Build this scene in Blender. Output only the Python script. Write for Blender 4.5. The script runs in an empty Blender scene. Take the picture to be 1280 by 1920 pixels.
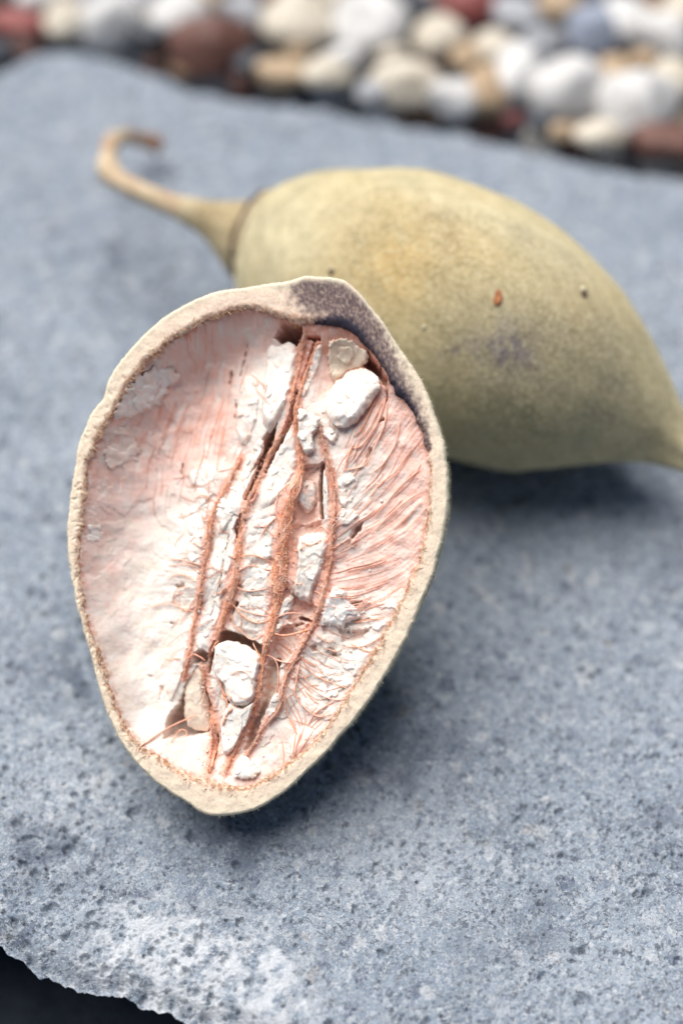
import bpy, math, random
import numpy as np
from mathutils import Vector

# ------------------------------------------------------------------ camera, sky, sun, exposure
scene = bpy.context.scene
PITCH = math.radians(52.0)
LDIST = 0.571                                    # camera to slab along the optical axis (m)
CT, ST = math.cos(PITCH), math.sin(PITCH)
CAM = np.array([0.0, -LDIST * CT, LDIST * ST])
FWD = np.array([0.0, CT, -ST]); UP = np.array([0.0, ST, CT]); RIGHT = np.array([1.0, 0.0, 0.0])
KPX = 36.0 / 1920.0 / 50.0                       # photograph pixel -> tangent (50 mm lens, 36 mm tall frame)

cam_data = bpy.data.cameras.new("camera")
cam_data.sensor_fit = 'VERTICAL'; cam_data.sensor_height = 36.0; cam_data.sensor_width = 24.0
cam_data.lens = 50.0; cam_data.clip_start = 0.01; cam_data.clip_end = 400.0
cam_data.dof.use_dof = True; cam_data.dof.focus_distance = 0.468; cam_data.dof.aperture_fstop = 2.4
cam_data.dof.aperture_blades = 9
cam = bpy.data.objects.new("camera", cam_data)
cam.location = CAM; cam.rotation_euler = (math.pi / 2 - PITCH, 0, 0)
scene.collection.objects.link(cam); scene.camera = cam

SUN_EL = math.radians(66.0)
SUN_AZ = math.radians(-40.0)                     # measured from +Y towards +X
SUN_DIR = Vector((math.sin(SUN_AZ) * math.cos(SUN_EL), math.cos(SUN_AZ) * math.cos(SUN_EL), math.sin(SUN_EL)))
world = bpy.data.worlds.new("World"); scene.world = world; world.use_nodes = True
wn = world.node_tree; wn.nodes.clear()
sky = wn.nodes.new('ShaderNodeTexSky'); sky.sky_type = 'NISHITA'; sky.sun_disc = False
sky.sun_elevation = SUN_EL; sky.sun_rotation = SUN_AZ
sky.air_density = 1.0; sky.dust_density = 1.5; sky.ozone_density = 1.5
wbg = wn.nodes.new('ShaderNodeBackground'); wbg.inputs['Strength'].default_value = 0.05
wout = wn.nodes.new('ShaderNodeOutputWorld')
wn.links.new(sky.outputs[0], wbg.inputs[0]); wn.links.new(wbg.outputs[0], wout.inputs[0])

sun_data = bpy.data.lights.new("sun", 'SUN'); sun_data.energy = 5.0; sun_data.angle = math.radians(62)
sun_data.color = (1.0, 0.965, 0.91)
sun = bpy.data.objects.new("sun", sun_data)
sun.rotation_euler = SUN_DIR.to_track_quat('Z', 'Y').to_euler(); sun.location = (-0.5, 0.6, 1.5)
scene.collection.objects.link(sun)

vs = scene.view_settings
vs.view_transform = 'Standard'; vs.look = 'None'; vs.exposure = 0.17; vs.gamma = 1.0; vs.use_curve_mapping = False
scene.cycles.use_denoising = True
scene.cycles.max_bounces = 8; scene.cycles.diffuse_bounces = 4

rng = np.random.default_rng(7)
random.seed(7)

# ------------------------------------------------------------------ helpers: numeric
def A(*v): return np.array(v, dtype=float)
def unit(v): return v / np.linalg.norm(v)
def ray(px, py):
    px = np.asarray(px, float); py = np.asarray(py, float)
    return (FWD + RIGHT * ((px - 640) * KPX)[..., None] + UP * ((960 - py) * KPX)[..., None])
def at_z(px, py, z):
    r = ray(px, py); t = (np.asarray(z, float) - CAM[2]) / r[..., 2]
    return CAM + r * t[..., None]
def at_d(px, py, d):
    return CAM + ray(px, py) * np.asarray(d, float)[..., None]
def depth_of(p): return (p - CAM) @ FWD
def sstep(a, b, x):
    t = np.clip((x - a) / (b - a), 0, 1); return t * t * (3 - 2 * t)
def hsh(ix, iy, seed):
    h = (ix.astype(np.int64) * 374761393 + iy.astype(np.int64) * 668265263 + seed * 1442695041) & 0xffffffff
    h = ((h ^ (h >> 13)) * 1274126177) & 0xffffffff
    h = ((h ^ (h >> 16)) * 2246822519) & 0xffffffff
    return ((h ^ (h >> 15)) & 0xffffff) / float(0x1000000)
def noise2(x, y, seed=0):                         # gradient noise, about -1..1
    x0 = np.floor(x); y0 = np.floor(y); fx = x - x0; fy = y - y0
    ix = x0.astype(np.int64); iy = y0.astype(np.int64)
    u = fx * fx * fx * (fx * (fx * 6 - 15) + 10); v = fy * fy * fy * (fy * (fy * 6 - 15) + 10)
    def g(dx, dy):
        a = hsh(ix + dx, iy + dy, seed) * 6.2831853
        return np.cos(a) * (fx - dx) + np.sin(a) * (fy - dy)
    return 1.5 * ((g(0, 0) * (1 - u) + g(1, 0) * u) * (1 - v) + (g(0, 1) * (1 - u) + g(1, 1) * u) * v)
def fbm2(x, y, octv=4, seed=0, gain=0.5):
    s = 0; a = 1.0; f = 1.0
    for o in range(octv):
        s = s + a * noise2(x * f + o * 17.3, y * f - o * 9.1, seed + o); a *= gain; f *= 2.03
    return s
def cell2(x, y, seed=0):                          # nearest feature distance and that cell's random number
    ix = np.floor(x).astype(np.int64); iy = np.floor(y).astype(np.int64)
    best = np.full(x.shape, 9.0); rid = np.zeros(x.shape)
    for dx in (-1, 0, 1):
        for dy in (-1, 0, 1):
            cx = ix + dx; cy = iy + dy
            d = np.hypot(cx + hsh(cx, cy, seed) - x, cy + hsh(cx, cy, seed + 11) - y)
            m = d < best; best = np.where(m, d, best); rid = np.where(m, hsh(cx, cy, seed + 23), rid)
    return best, rid
def noise3(p, seed=0):
    return (noise2(p[..., 0] + p[..., 2] * .37, p[..., 1] - p[..., 2] * .61, seed)
            + noise2(p[..., 2] + p[..., 0] * .43, p[..., 1] * .9 + p[..., 0] * .3, seed + 5)
            + noise2(p[..., 2] - p[..., 1] * .5, p[..., 0] + p[..., 1] * .4, seed + 9)) / 1.9
def poly_dist(x, y, pts, closed=False):           # distance to a polyline and the position along it (0..1)
    pts = np.asarray(pts, float)
    if closed: pts = np.vstack([pts, pts[:1]])
    L = np.concatenate([[0], np.cumsum(np.hypot(*np.diff(pts, axis=0).T))])
    best = np.full(x.shape, 1e9); par = np.zeros(x.shape)
    for i in range(len(pts) - 1):
        a, b = pts[i], pts[i + 1]; ab = b - a; l2 = ab @ ab + 1e-9
        t = np.clip(((x - a[0]) * ab[0] + (y - a[1]) * ab[1]) / l2, 0, 1)
        d = np.hypot(x - a[0] - t * ab[0], y - a[1] - t * ab[1])
        m = d < best; best = np.where(m, d, best); par = np.where(m, (L[i] + t * math.sqrt(l2)) / L[-1], par)
    return best, par
def poly_sd(x, y, pts):                           # signed distance to a polygon, positive inside
    pts = np.asarray(pts, float); d, _ = poly_dist(x, y, pts, True)
    ins = np.zeros(x.shape, bool); n = len(pts)
    for i in range(n):
        x1, y1 = pts[i]; x2, y2 = pts[(i + 1) % n]
        c = (y1 > y) != (y2 > y)
        ins ^= c & (x < (x2 - x1) * (y - y1) / ((y2 - y1) if y2 != y1 else 1e-9) + x1)
    return np.where(ins, d, -d)
class TPS:
    def __init__(self, pts, lam=0.0):
        pts = np.asarray(pts, float); self.c = pts[:, :2] / 500.0; n = len(pts)
        K = self._k(self.c) + lam * np.eye(n); Pm = np.hstack([np.ones((n, 1)), self.c])
        M = np.zeros((n + 3, n + 3)); M[:n, :n] = K; M[:n, n:] = Pm; M[n:, :n] = Pm.T
        self.s = np.linalg.solve(M, np.concatenate([pts[:, 2], np.zeros(3)]))
    def _k(self, q):
        r2 = ((q[:, None, :] - self.c[None]) ** 2).sum(-1); return r2 * np.log(r2 + 1e-12) * 0.5
    def __call__(self, x, y):
        x = np.asarray(x, float); sh = x.shape; q = np.stack([x.ravel(), np.asarray(y, float).ravel()], 1) / 500.0
        out = np.empty(len(q)); n = len(self.c)
        for i in range(0, len(q), 60000):
            b = q[i:i + 60000]
            out[i:i + 60000] = self._k(b) @ self.s[:n] + self.s[n] + b @ self.s[n + 1:]
        return out.reshape(sh)
def resample(pts, n, closed=False):               # even, smoothed (Catmull-Rom) resampling
    p = np.asarray(pts, float)
    q = np.vstack([p[-1:], p, p[:2]]) if closed else np.vstack([2 * p[0] - p[1], p, 2 * p[-1] - p[-2]])
    out = []
    for i in range(1, len(q) - 2):
        t = np.linspace(0, 1, 12, endpoint=False)[:, None]
        a, b, c, d = q[i - 1], q[i], q[i + 1], q[i + 2]
        out.append(0.5 * ((2 * b) + (c - a) * t + (2 * a - 5 * b + 4 * c - d) * t ** 2 + (3 * b - a - 3 * c + d) * t ** 3))
    out = np.vstack(out + [q[-2][None]])
    L = np.concatenate([[0], np.cumsum(np.linalg.norm(np.diff(out, axis=0), axis=1))])
    s = np.linspace(0, L[-1], n, endpoint=not closed)
    return np.stack([np.interp(s, L, out[:, k]) for k in range(p.shape[1])], 1)

# ------------------------------------------------------------------ helpers: objects and materials
def mesh(name, verts, faces, mat=None, parent=None, smooth=True, attrs=None, colors=None, base=None):
    verts = np.asarray(verts, float).reshape(-1, 3); faces = np.asarray(faces, np.int32)
    if base is not None: verts = verts - base
    me = bpy.data.meshes.new(name)
    me.vertices.add(len(verts)); me.vertices.foreach_set('co', verts.astype(np.float32).ravel())
    k = faces.shape[1]; n = len(faces)
    me.loops.add(n * k); me.loops.foreach_set('vertex_index', faces.ravel())
    me.polygons.add(n); me.polygons.foreach_set('loop_start', np.arange(0, n * k, k, dtype=np.int32))
    me.polygons.foreach_set('use_smooth', np.full(n, smooth, bool))
    for key, val in (attrs or {}).items():
        a = me.attributes.new(key, 'FLOAT', 'POINT'); a.data.foreach_set('value', np.asarray(val, np.float32).ravel())
    for key, val in (colors or {}).items():
        a = me.attributes.new(key, 'FLOAT_COLOR', 'POINT')
        c = np.ones((len(verts), 4), np.float32); c[:, :3] = val; a.data.foreach_set('color', c.ravel())
    me.update(); me.validate()
    if mat: me.materials.append(mat)
    o = bpy.data.objects.new(name, me); scene.collection.objects.link(o)
    if parent: o.parent = parent
    return o
def tag(o, label=None, cat=None, group=None, kind=None):
    if label: o['label'] = label
    if cat: o['category'] = cat
    if group: o['group'] = group
    if kind: o['kind'] = kind
    return o
def empty(name, loc):
    o = bpy.data.objects.new(name, None); o.location = loc; o.empty_display_size = 0.02
    scene.collection.objects.link(o); return o
def grid_faces(nr, nc, wrap=False):
    r = np.arange(nr - 1)[:, None]; c = np.arange(nc if wrap else nc - 1)[None]
    c2 = (c + 1) % nc
    return np.stack(np.broadcast_arrays(r * nc + c, r * nc + c2, (r + 1) * nc + c2, (r + 1) * nc + c), -1).reshape(-1, 4)
def tube(path, rad, seg=8, flat=None, jitter=0.0, seed=0):  # rings round a 3D path, closed at the ends
    path = np.asarray(path, float); n = len(path); rad = np.broadcast_to(np.asarray(rad, float), (n,))
    tan = np.gradient(path, axis=0); tan /= np.linalg.norm(tan, axis=1)[:, None] + 1e-12
    ref = np.array([0.13, 0.31, 0.94]); s = np.cross(tan, ref); s /= np.linalg.norm(s, axis=1)[:, None] + 1e-12
    b = np.cross(s, tan); a = np.linspace(0, 2 * np.pi, seg, endpoint=False)
    rr = rad[:, None] * np.ones(seg)[None]
    if jitter:
        g = np.random.default_rng(seed)
        rr = rr * (1 + jitter * g.normal(size=rr.shape))
    f = 1.0 if flat is None else flat
    v = path[:, None] + s[:, None] * (np.cos(a)[None] * rr)[..., None] + b[:, None] * (np.sin(a)[None] * rr * f)[..., None]
    v = v.reshape(-1, 3); fc = grid_faces(n, seg, True)
    v = np.vstack([v, path[:1], path[-1:]]); i0 = n * seg
    k = np.arange(seg); k2 = (k + 1) % seg
    cap = np.concatenate([np.stack([k2, k, np.full(seg, i0), np.full(seg, i0)], 1),
                          np.stack([(n - 1) * seg + k, (n - 1) * seg + k2, np.full(seg, i0 + 1), np.full(seg, i0 + 1)], 1)])
    tris = np.concatenate([fc[:, [0, 1, 2]], fc[:, [0, 2, 3]], cap[:, :3]])
    return v, tris

class NT:                                          # tiny node-tree builder
    def __init__(self, name):
        self.m = bpy.data.materials.new(name); self.m.use_nodes = True
        self.t = self.m.node_tree; self.t.nodes.clear()
        self.out = self.n('ShaderNodeOutputMaterial'); self.p = self.n('ShaderNodeBsdfPrincipled')
        self.l(self.p.outputs[0], self.out.inputs['Surface'])
        self.tc = self.n('ShaderNodeTexCoord')
    def n(self, typ, **kw):
        nd = self.t.nodes.new(typ)
        for k, v in kw.items(): setattr(nd, k, v)
        return nd
    def l(self, a, b): self.t.links.new(a, b)
    def set(self, **kw):
        for k, v in kw.items(): self.p.inputs[k.replace('_', ' ')].default_value = v
    def noise(self, scale, detail=4, rough=0.55, vec=None, dist=0.0):
        nd = self.n('ShaderNodeTexNoise'); nd.inputs['Scale'].default_value = scale
        nd.inputs['Detail'].default_value = detail; nd.inputs['Roughness'].default_value = rough
        nd.inputs['Distortion'].default_value = dist
        self.l(vec or self.tc.outputs['Object'], nd.inputs['Vector']); return nd.outputs['Fac']
    def voro(self, scale, out='Distance', vec=None, feature='F1', rand=1.0):
        nd = self.n('ShaderNodeTexVoronoi', feature=feature); nd.inputs['Scale'].default_value = scale
        nd.inputs['Randomness'].default_value = rand
        self.l(vec or self.tc.outputs['Object'], nd.inputs['Vector']); return nd.outputs[out]
    def ramp(self, fac, stops, interp='LINEAR'):
        nd = self.n('ShaderNodeValToRGB'); cr = nd.color_ramp; cr.interpolation = interp
        while len(cr.elements) < len(stops): cr.elements.new(0.5)
        for e, (p, c) in zip(cr.elements, stops):
            e.position = p; e.color = (c, c, c, 1) if isinstance(c, (int, float)) else (*c, 1)
        self.l(fac, nd.inputs[0]); return nd.outputs[0]
    def mix(self, fac, a, b, mode='MIX'):
        nd = self.n('ShaderNodeMix', data_type='RGBA', blend_type=mode)
        for s, v in ((nd.inputs[0], fac), (nd.inputs[6], a), (nd.inputs[7], b)):
            if isinstance(v, (int, float)): s.default_value = v
            elif isinstance(v, tuple): s.default_value = (*v, 1)
            else: self.l(v, s)
        return nd.outputs[2]
    def math(self, op, a, b=None):
        nd = self.n('ShaderNodeMath', operation=op)
        for s, v in zip(nd.inputs, (a, b)):
            if v is None: continue
            if isinstance(v, (int, float)): s.default_value = v
            else: self.l(v, s)
        return nd.outputs[0]
    def attr(self, name, out='Fac'):
        nd = self.n('ShaderNodeAttribute', attribute_name=name); return nd.outputs[out]
    def rnd(self): return self.n('ShaderNodeObjectInfo').outputs['Random']
    def color(self, s): self.l(s, self.p.inputs['Base Color'])
    def bump(self, h, dist, strength=1.0, prev=None):
        nd = self.n('ShaderNodeBump'); nd.inputs['Distance'].default_value = dist; nd.inputs['Strength'].default_value = strength
        self.l(h, nd.inputs['Height'])
        if prev: self.l(prev, nd.inputs['Normal'])
        self.l(nd.outputs[0], self.p.inputs['Normal']); return nd.outputs[0]

# ---- concrete
m = NT('concrete'); m.set(Roughness=0.9); m.p.inputs['Specular IOR Level'].default_value = 0.25
big = m.noise(14, 5, 0.6); mid = m.noise(70, 5, 0.6)
c = m.mix(m.ramp(big, [(0.35, 0.0), (0.68, 1.0)]), (0.205, 0.250, 0.315), (0.295, 0.342, 0.408))
c = m.mix(m.ramp(mid, [(0.36, 0.6), (0.50, 0.0)]), c, (0.150, 0.185, 0.240))
wob = m.n('ShaderNodeTexNoise'); wob.inputs['Scale'].default_value = 900; wob.inputs['Detail'].default_value = 3; m.l(m.tc.outputs['Object'], wob.inputs['Vector'])
wsc = m.n('ShaderNodeVectorMath', operation='SCALE'); m.l(wob.outputs['Color'], wsc.inputs[0]); wsc.inputs['Scale'].default_value = 0.0035
wad = m.n('ShaderNodeVectorMath', operation='ADD'); m.l(m.tc.outputs['Object'], wad.inputs[0]); m.l(wsc.outputs[0], wad.inputs[1])
g1 = m.n('ShaderNodeTexVoronoi'); g1.inputs['Scale'].default_value = 760; m.l(wad.outputs[0], g1.inputs['Vector'])
sep = m.n('ShaderNodeSeparateColor'); m.l(g1.outputs['Color'], sep.inputs[0])
c = m.mix(m.ramp(sep.outputs[0], [(0.0, 0.8), (0.10, 0.65), (0.2, 0.0), (1.0, 0.0)]), c, (0.06, 0.07, 0.095))
c = m.mix(m.ramp(sep.outputs[1], [(0.0, 0.0), (0.82, 0.0), (0.95, 0.55)]), c, (0.54, 0.56, 0.59))
g2 = m.n('ShaderNodeTexVoronoi'); g2.inputs['Scale'].default_value = 250; m.l(wad.outputs[0], g2.inputs['Vector'])
sep2 = m.n('ShaderNodeSeparateColor'); m.l(g2.outputs['Color'], sep2.inputs[0])
c = m.mix(m.ramp(sep2.outputs[0], [(0.0, 0.6), (0.03, 0.45), (0.05, 0.0)]), c, (0.07, 0.09, 0.15))
c = m.mix(m.ramp(sep2.outputs[1], [(0.93, 0.0), (0.98, 0.45)]), c, (0.58, 0.59, 0.61))
c = m.mix(m.ramp(sep2.outputs[2], [(0.992, 0.0), (0.998, 0.5)]), c, (0.20, 0.16, 0.13))
fine = m.n('ShaderNodeTexVoronoi'); fine.inputs['Scale'].default_value = 1900; m.l(wad.outputs[0], fine.inputs['Vector'])
sepf = m.n('ShaderNodeSeparateColor'); m.l(fine.outputs['Color'], sepf.inputs[0])
c = m.mix(m.ramp(sepf.outputs[0], [(0.0, 0.6), (0.22, 0.35), (0.3, 0.0)]), c, (0.075, 0.09, 0.115))
c = m.mix(m.ramp(sepf.outputs[1], [(0.7, 0.0), (0.9, 0.55)]), c, (0.54, 0.565, 0.59))
c = m.mix(m.attr('pale'), c, (0.64, 0.66, 0.69))
c = m.mix(m.attr('blotched'), c, (0.085, 0.105, 0.145))
m.color(c)
m.bump(m.math('ADD', m.noise(1500, 3, 0.6), m.noise(600, 3, 0.6)), 0.0005, 0.9)
MAT_CONCRETE = m.m
# ---- soil
m = NT('damp_soil'); m.set(Roughness=0.85)
m.color(m.ramp(m.noise(60, 6, 0.7), [(0.3, (0.016, 0.024, 0.04)), (0.7, (0.045, 0.055, 0.075))]))
m.bump(m.noise(160, 6, 0.7), 0.004, 1.0); MAT_SOIL = m.m
# ---- pebbles
def pebble_mat(name, c1, c2):
    m = NT(name); m.set(Roughness=0.6)
    off = m.n('ShaderNodeVectorMath', operation='ADD'); m.l(m.tc.outputs['Object'], off.inputs[0])
    v = m.n('ShaderNodeCombineXYZ'); r = m.math('MULTIPLY', m.rnd(), 37.0)
    for i in range(3): m.l(r, v.inputs[i])
    m.l(v.outputs[0], off.inputs[1]); vec = off.outputs[0]
    c = m.mix(m.ramp(m.noise(70, 6, 0.65, vec, 0.6), [(0.34, 0.0), (0.66, 1.0)]), c1, c2)
    c = m.mix(m.ramp(m.noise(300, 4, 0.6, vec), [(0.35, 0.35), (0.5, 0.0)]), c, tuple(x * 0.6 for x in c1))
    m.color(c); m.bump(m.noise(260, 5, 0.6, vec), 0.0008, 0.7); return m.m
PM = {'white': pebble_mat('white_quartz', (0.50, 0.49, 0.48), (0.74, 0.73, 0.72)),
      'cream': pebble_mat('cream_quartz', (0.46, 0.40, 0.31), (0.72, 0.66, 0.56)),
      'tan': pebble_mat('tan_flint', (0.32, 0.21, 0.12), (0.55, 0.42, 0.28)),
      'brown': pebble_mat('brown_flint', (0.075, 0.026, 0.018), (0.19, 0.085, 0.062)),
      'red': pebble_mat('red_jasper', (0.13, 0.026, 0.024), (0.32, 0.085, 0.075)),
      'grey': pebble_mat('grey_chert', (0.26, 0.27, 0.30), (0.46, 0.47, 0.50)),
      'blue': pebble_mat('blue_grey_chert', (0.17, 0.20, 0.28), (0.36, 0.40, 0.48)),
      'dark': pebble_mat('dark_slate', (0.03, 0.034, 0.045), (0.08, 0.09, 0.11))}
# ---- whole fruit
m = NT('velvet_rind'); m.set(Roughness=0.95); m.p.inputs['Specular IOR Level'].default_value = 0.15
m.p.inputs['Sheen Weight'].default_value = 0.25; m.p.inputs['Sheen Roughness'].default_value = 0.55
m.p.inputs['Sheen Tint'].default_value = (0.9, 0.85, 0.62, 1)
c = m.attr('tint', 'Color')
mot = m.noise(480, 4, 0.7)
c = m.mix(m.ramp(mot, [(0.36, 0.8), (0.54, 0.0)]), c, m.mix(1.0, c, (0.66, 0.66, 0.56), 'MULTIPLY'))
c = m.mix(m.ramp(m.noise(700, 3, 0.6), [(0.48, 0.0), (0.68, 0.6)]), c, (0.64, 0.57, 0.38))
m.color(c)
m.bump(m.math('ADD', m.noise(1200, 3, 0.6), m.noise(420, 3, 0.6)), 0.0004, 0.6); MAT_VELVET = m.m
m = NT('velvet_fuzz'); m.set(Roughness=0.9); m.p.inputs['Specular IOR Level'].default_value = 0.1
m.color(m.mix(m.noise(300, 2), (0.46, 0.42, 0.23), (0.62, 0.57, 0.36))); MAT_FUZZ = m.m
m = NT('pale_fuzz'); m.set(Roughness=0.9); m.p.inputs['Specular IOR Level'].default_value = 0.1
m.color(m.mix(m.noise(300, 2), (0.55, 0.52, 0.36), (0.72, 0.68, 0.50))); MAT_PALE_FUZZ = m.m
m = NT('dry_stem'); m.set(Roughness=0.85)
c = m.mix(m.ramp(m.noise(160, 5, 0.6), [(0.35, 0.0), (0.65, 1.0)]), (0.50, 0.39, 0.25), (0.66, 0.54, 0.38))
c = m.mix(m.attr('rust'), c, (0.33, 0.15, 0.075)); m.color(c)
m.bump(m.noise(500, 4), 0.0006, 0.8); MAT_STEM = m.m
m = NT('scar_brown'); m.set(Roughness=0.8)
m.color(m.ramp(m.noise(900, 3), [(0.35, (0.22, 0.07, 0.025)), (0.65, (0.50, 0.20, 0.08))])); MAT_SCAR = m.m
m = NT('dark_speck'); m.set(Roughness=0.8)
m.color(m.ramp(m.noise(900, 3), [(0.35, (0.045, 0.03, 0.025)), (0.65, (0.14, 0.09, 0.06))])); MAT_SPECK = m.m
# ---- halved fruit
m = NT('cut_rind'); m.set(Roughness=0.95); m.p.inputs['Specular IOR Level'].default_value = 0.12
c = m.attr('pigment', 'Color')
c = m.mix(m.ramp(m.noise(1100, 4, 0.65), [(0.36, 0.45), (0.50, 0.0)]), c, m.mix(1.0, c, (0.68, 0.58, 0.48), 'MULTIPLY'))
m.color(c)
m.bump(m.math('ADD', m.noise(1400, 3, 0.65), m.voro(2200)), 0.00012, 0.4); MAT_RIND = m.m
m = NT('pulp'); m.set(Roughness=0.9); m.p.inputs['Specular IOR Level'].default_value = 0.12
m.p.inputs['Subsurface Weight'].default_value = 0.25; m.p.inputs['Subsurface Radius'].default_value = (1.0, 0.5, 0.38)
m.p.inputs['Subsurface Scale'].default_value = 0.0018
c = m.attr('pigment', 'Color')
c = m.mix(m.ramp(m.noise(700, 4, 0.6), [(0.3, 0.16), (0.5, 0.0)]), c, (0.70, 0.44, 0.36)); m.color(c)
m.bump(m.math('ADD', m.noise(1300, 3, 0.6), m.math('MULTIPLY', m.noise(420, 4, 0.6), 1.5)), 0.00022, 0.6); MAT_PULP = m.m
m = NT('dry_pulp_chunk'); m.set(Roughness=0.92); m.p.inputs['Specular IOR Level'].default_value = 0.1
m.p.inputs['Subsurface Weight'].default_value = 0.2; m.p.inputs['Subsurface Radius'].default_value = (1.0, 0.7, 0.55)
m.p.inputs['Subsurface Scale'].default_value = 0.0012
c = m.attr('pigment', 'Color')
c = m.mix(m.ramp(m.noise(260, 5, 0.6), [(0.35, 0.3), (0.55, 0.0)]), c, (0.80, 0.70, 0.58)); m.color(c)
m.bump(m.math('ADD', m.noise(1200, 3, 0.6), m.noise(350, 4, 0.6)), 0.0002, 0.6); MAT_CHUNK = m.m
m = NT('red_fibre'); m.set(Roughness=0.85); m.p.inputs['Specular IOR Level'].default_value = 0.2
c = m.ramp(m.math('ADD', m.math('MULTIPLY', m.noise(520, 5, 0.65), 0.7), m.math('MULTIPLY', m.attr('shade'), 0.3)), [(0.28, (0.66, 0.19, 0.095)), (0.46, (0.86, 0.37, 0.215)), (0.70, (0.92, 0.61, 0.48))])
m.p.inputs['Subsurface Weight'].default_value = 0.3; m.p.inputs['Subsurface Radius'].default_value = (1.0, 0.45, 0.3); m.p.inputs['Subsurface Scale'].default_value = 0.0015
m.color(c); m.bump(m.noise(1300, 4, 0.7), 0.0004, 0.7); MAT_FIBRE = m.m
m = NT('pale_fibre'); m.set(Roughness=0.8)
m.color(m.mix(m.rnd(), (0.88, 0.55, 0.43), (0.80, 0.38, 0.26))); MAT_PALE_FIBRE = m.m
m = NT('straw_fibre'); m.set(Roughness=0.85)
m.color(m.mix(m.noise(200, 2), (0.50, 0.29, 0.17), (0.78, 0.60, 0.44))); MAT_STRAW = m.m

# ------------------------------------------------------------------ ground and slab
gs = 60
gx = np.sign(np.linspace(-1, 1, gs)) * np.abs(np.linspace(-1, 1, gs)) ** 5 * 150
GX, GY = np.meshgrid(gx, gx)
gv = np.stack([GX, GY, -0.085 + 0 * GX + 0.006 * noise2(GX * 20, GY * 20, 3)], -1).reshape(-1, 3)
tag(mesh('ground', gv, grid_faces(gs, gs), MAT_SOIL), 'dark wet soil under the slab and gravel', 'ground', kind='structure')

back_px = [(-260, 190), (-120, 140), (0, 104), (45, 78), (90, 64), (150, 68), (210, 82), (280, 104), (350, 134), (430, 152), (480, 162), (560, 168), (640, 180),
           (700, 192), (800, 208), (900, 226), (1000, 246), (1080, 266), (1150, 282), (1280, 302), (1420, 330), (1600, 350)]
front_px = [(-300, 1700), (-140, 1725), (0, 1768), (38, 1790), (70, 1826), (110, 1834), (160, 1852), (235, 1860), (275, 1880), (310, 1890), (350, 1908), (410, 1918), (470, 1940), (600, 1985), (800, 2050)]
bw = at_z(*np.array(back_px, float).T, 0.0 * np.ones(len(back_px))); fw = at_z(*np.array(front_px, float).T, 0.0 * np.ones(len(front_px)))
bw = np.vstack([[-0.75, bw[0, 1] - .02, 0], bw, [0.75, bw[-1, 1] - 0.03, 0]])
fw = np.vstack([[-0.75, fw[0, 1] + .06, 0], fw, [0.3, fw[-1, 1] - .04, 0], [0.75, fw[-1, 1] - 0.09, 0]])
dense = np.linspace(-0.155, 0.155, 720)
cols = np.concatenate([np.linspace(-0.75, -0.30, 24), np.linspace(-0.295, -0.157, 90), dense, np.linspace(0.157, 0.295, 90), np.linspace(0.30, 0.75, 24)])
fy = np.interp(cols, fw[:, 0], fw[:, 1]) + 0.0022 * fbm2(cols * 60, cols * 0, 4, 5) + 0.0009 * fbm2(cols * 300, cols * 0 + 3, 3, 6)
by = np.interp(cols, bw[:, 0], bw[:, 1]) + 0.0030 * fbm2(cols * 40, cols * 0 + 9, 4, 8)
nr = 760
tt = np.linspace(0, 1, nr); tt = 0.42 * tt + 0.58 * tt ** 3
X = np.broadcast_to(cols[None], (nr, len(cols))).copy()
Y = fy[None] + (by - fy)[None] * tt[:, None]
edge_f = (Y - fy[None]); edge_b = (by[None] - Y)
Z = 0.0016 * fbm2(X * 18, Y * 18, 3, 31) + 0.0007 * fbm2(X * 90, Y * 90, 3, 32)
Z -= 0.006 * (1 - sstep(0, 0.012, edge_f)) ** 2 + 0.012 * (1 - sstep(0, 0.03, edge_b)) ** 2
cd, cr = cell2(X * 900, Y * 900, 41); Z += 0.00016 * (0.6 - cd) + 0.00022 * (cr - 0.5)
cd, cr = cell2(X * 330, Y * 330, 42); Z += np.where(cr > 0.6, 0.00035 * np.clip(0.62 - cd, 0, 1), 0)
rough = sstep(-0.25, 0.45, fbm2(X * 25, Y * 25, 3, 50))
for fq, sd, thr, dep in ((480, 43, 0.06, 0.0012), (210, 44, 0.03, 0.0018), (760, 45, 0.10, 0.0007)):
    wob = 0.16 * noise2(X * fq * 2.6, Y * fq * 2.6, sd + 60)
    cd, cr = cell2(X * fq, Y * fq, sd)
    Z -= dep * sstep(0.40, 0.18, cd + wob) * (cr < thr + 0.16 * rough)
cdp, crp = cell2(X * 60, Y * 60, 47); Z -= 0.0022 * sstep(0.2, 0.05, cdp + 0.1 * noise2(X * 300, Y * 300, 48)) * (crp < 0.05)
def blot(px, py, rad):
    p = at_z(A(px), A(py), A(0.0))[0]; return np.exp(-((X - p[0]) ** 2 + (Y - p[1]) ** 2) / rad ** 2)
pale = np.clip(blot(300, 1800, .016) + blot(390, 1830, .018) + blot(480, 1865, .016) + blot(250, 1770, .011) + .4 * blot(120, 1500, .02) + .25 * blot(760, 1580, .03), 0, 1)
pale = np.clip(pale * (0.6 + 1.3 * fbm2(X * 160, Y * 160, 5, 52, .65)), 0, 0.85) * 0.75
blotched = np.clip(.8 * blot(140, 1250, .012) + .55 * blot(215, 480, .01) + .5 * blot(60, 1600, .012) + .45 * blot(160, 1590, .012) + .45 * blot(420, 1590, .018) + .4 * blot(1250, 1560, .012) + .35 * blot(780, 1420, .018) + .35 * blot(1010, 1720, .012) + .3 * blot(900, 1790, .012), 0, 1)  # darker blotches at set points on the slab top
blotched = np.clip(blotched * (0.9 + 1.5 * fbm2(X * 110, Y * 110, 4, 53)), 0, 0.7)
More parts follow.
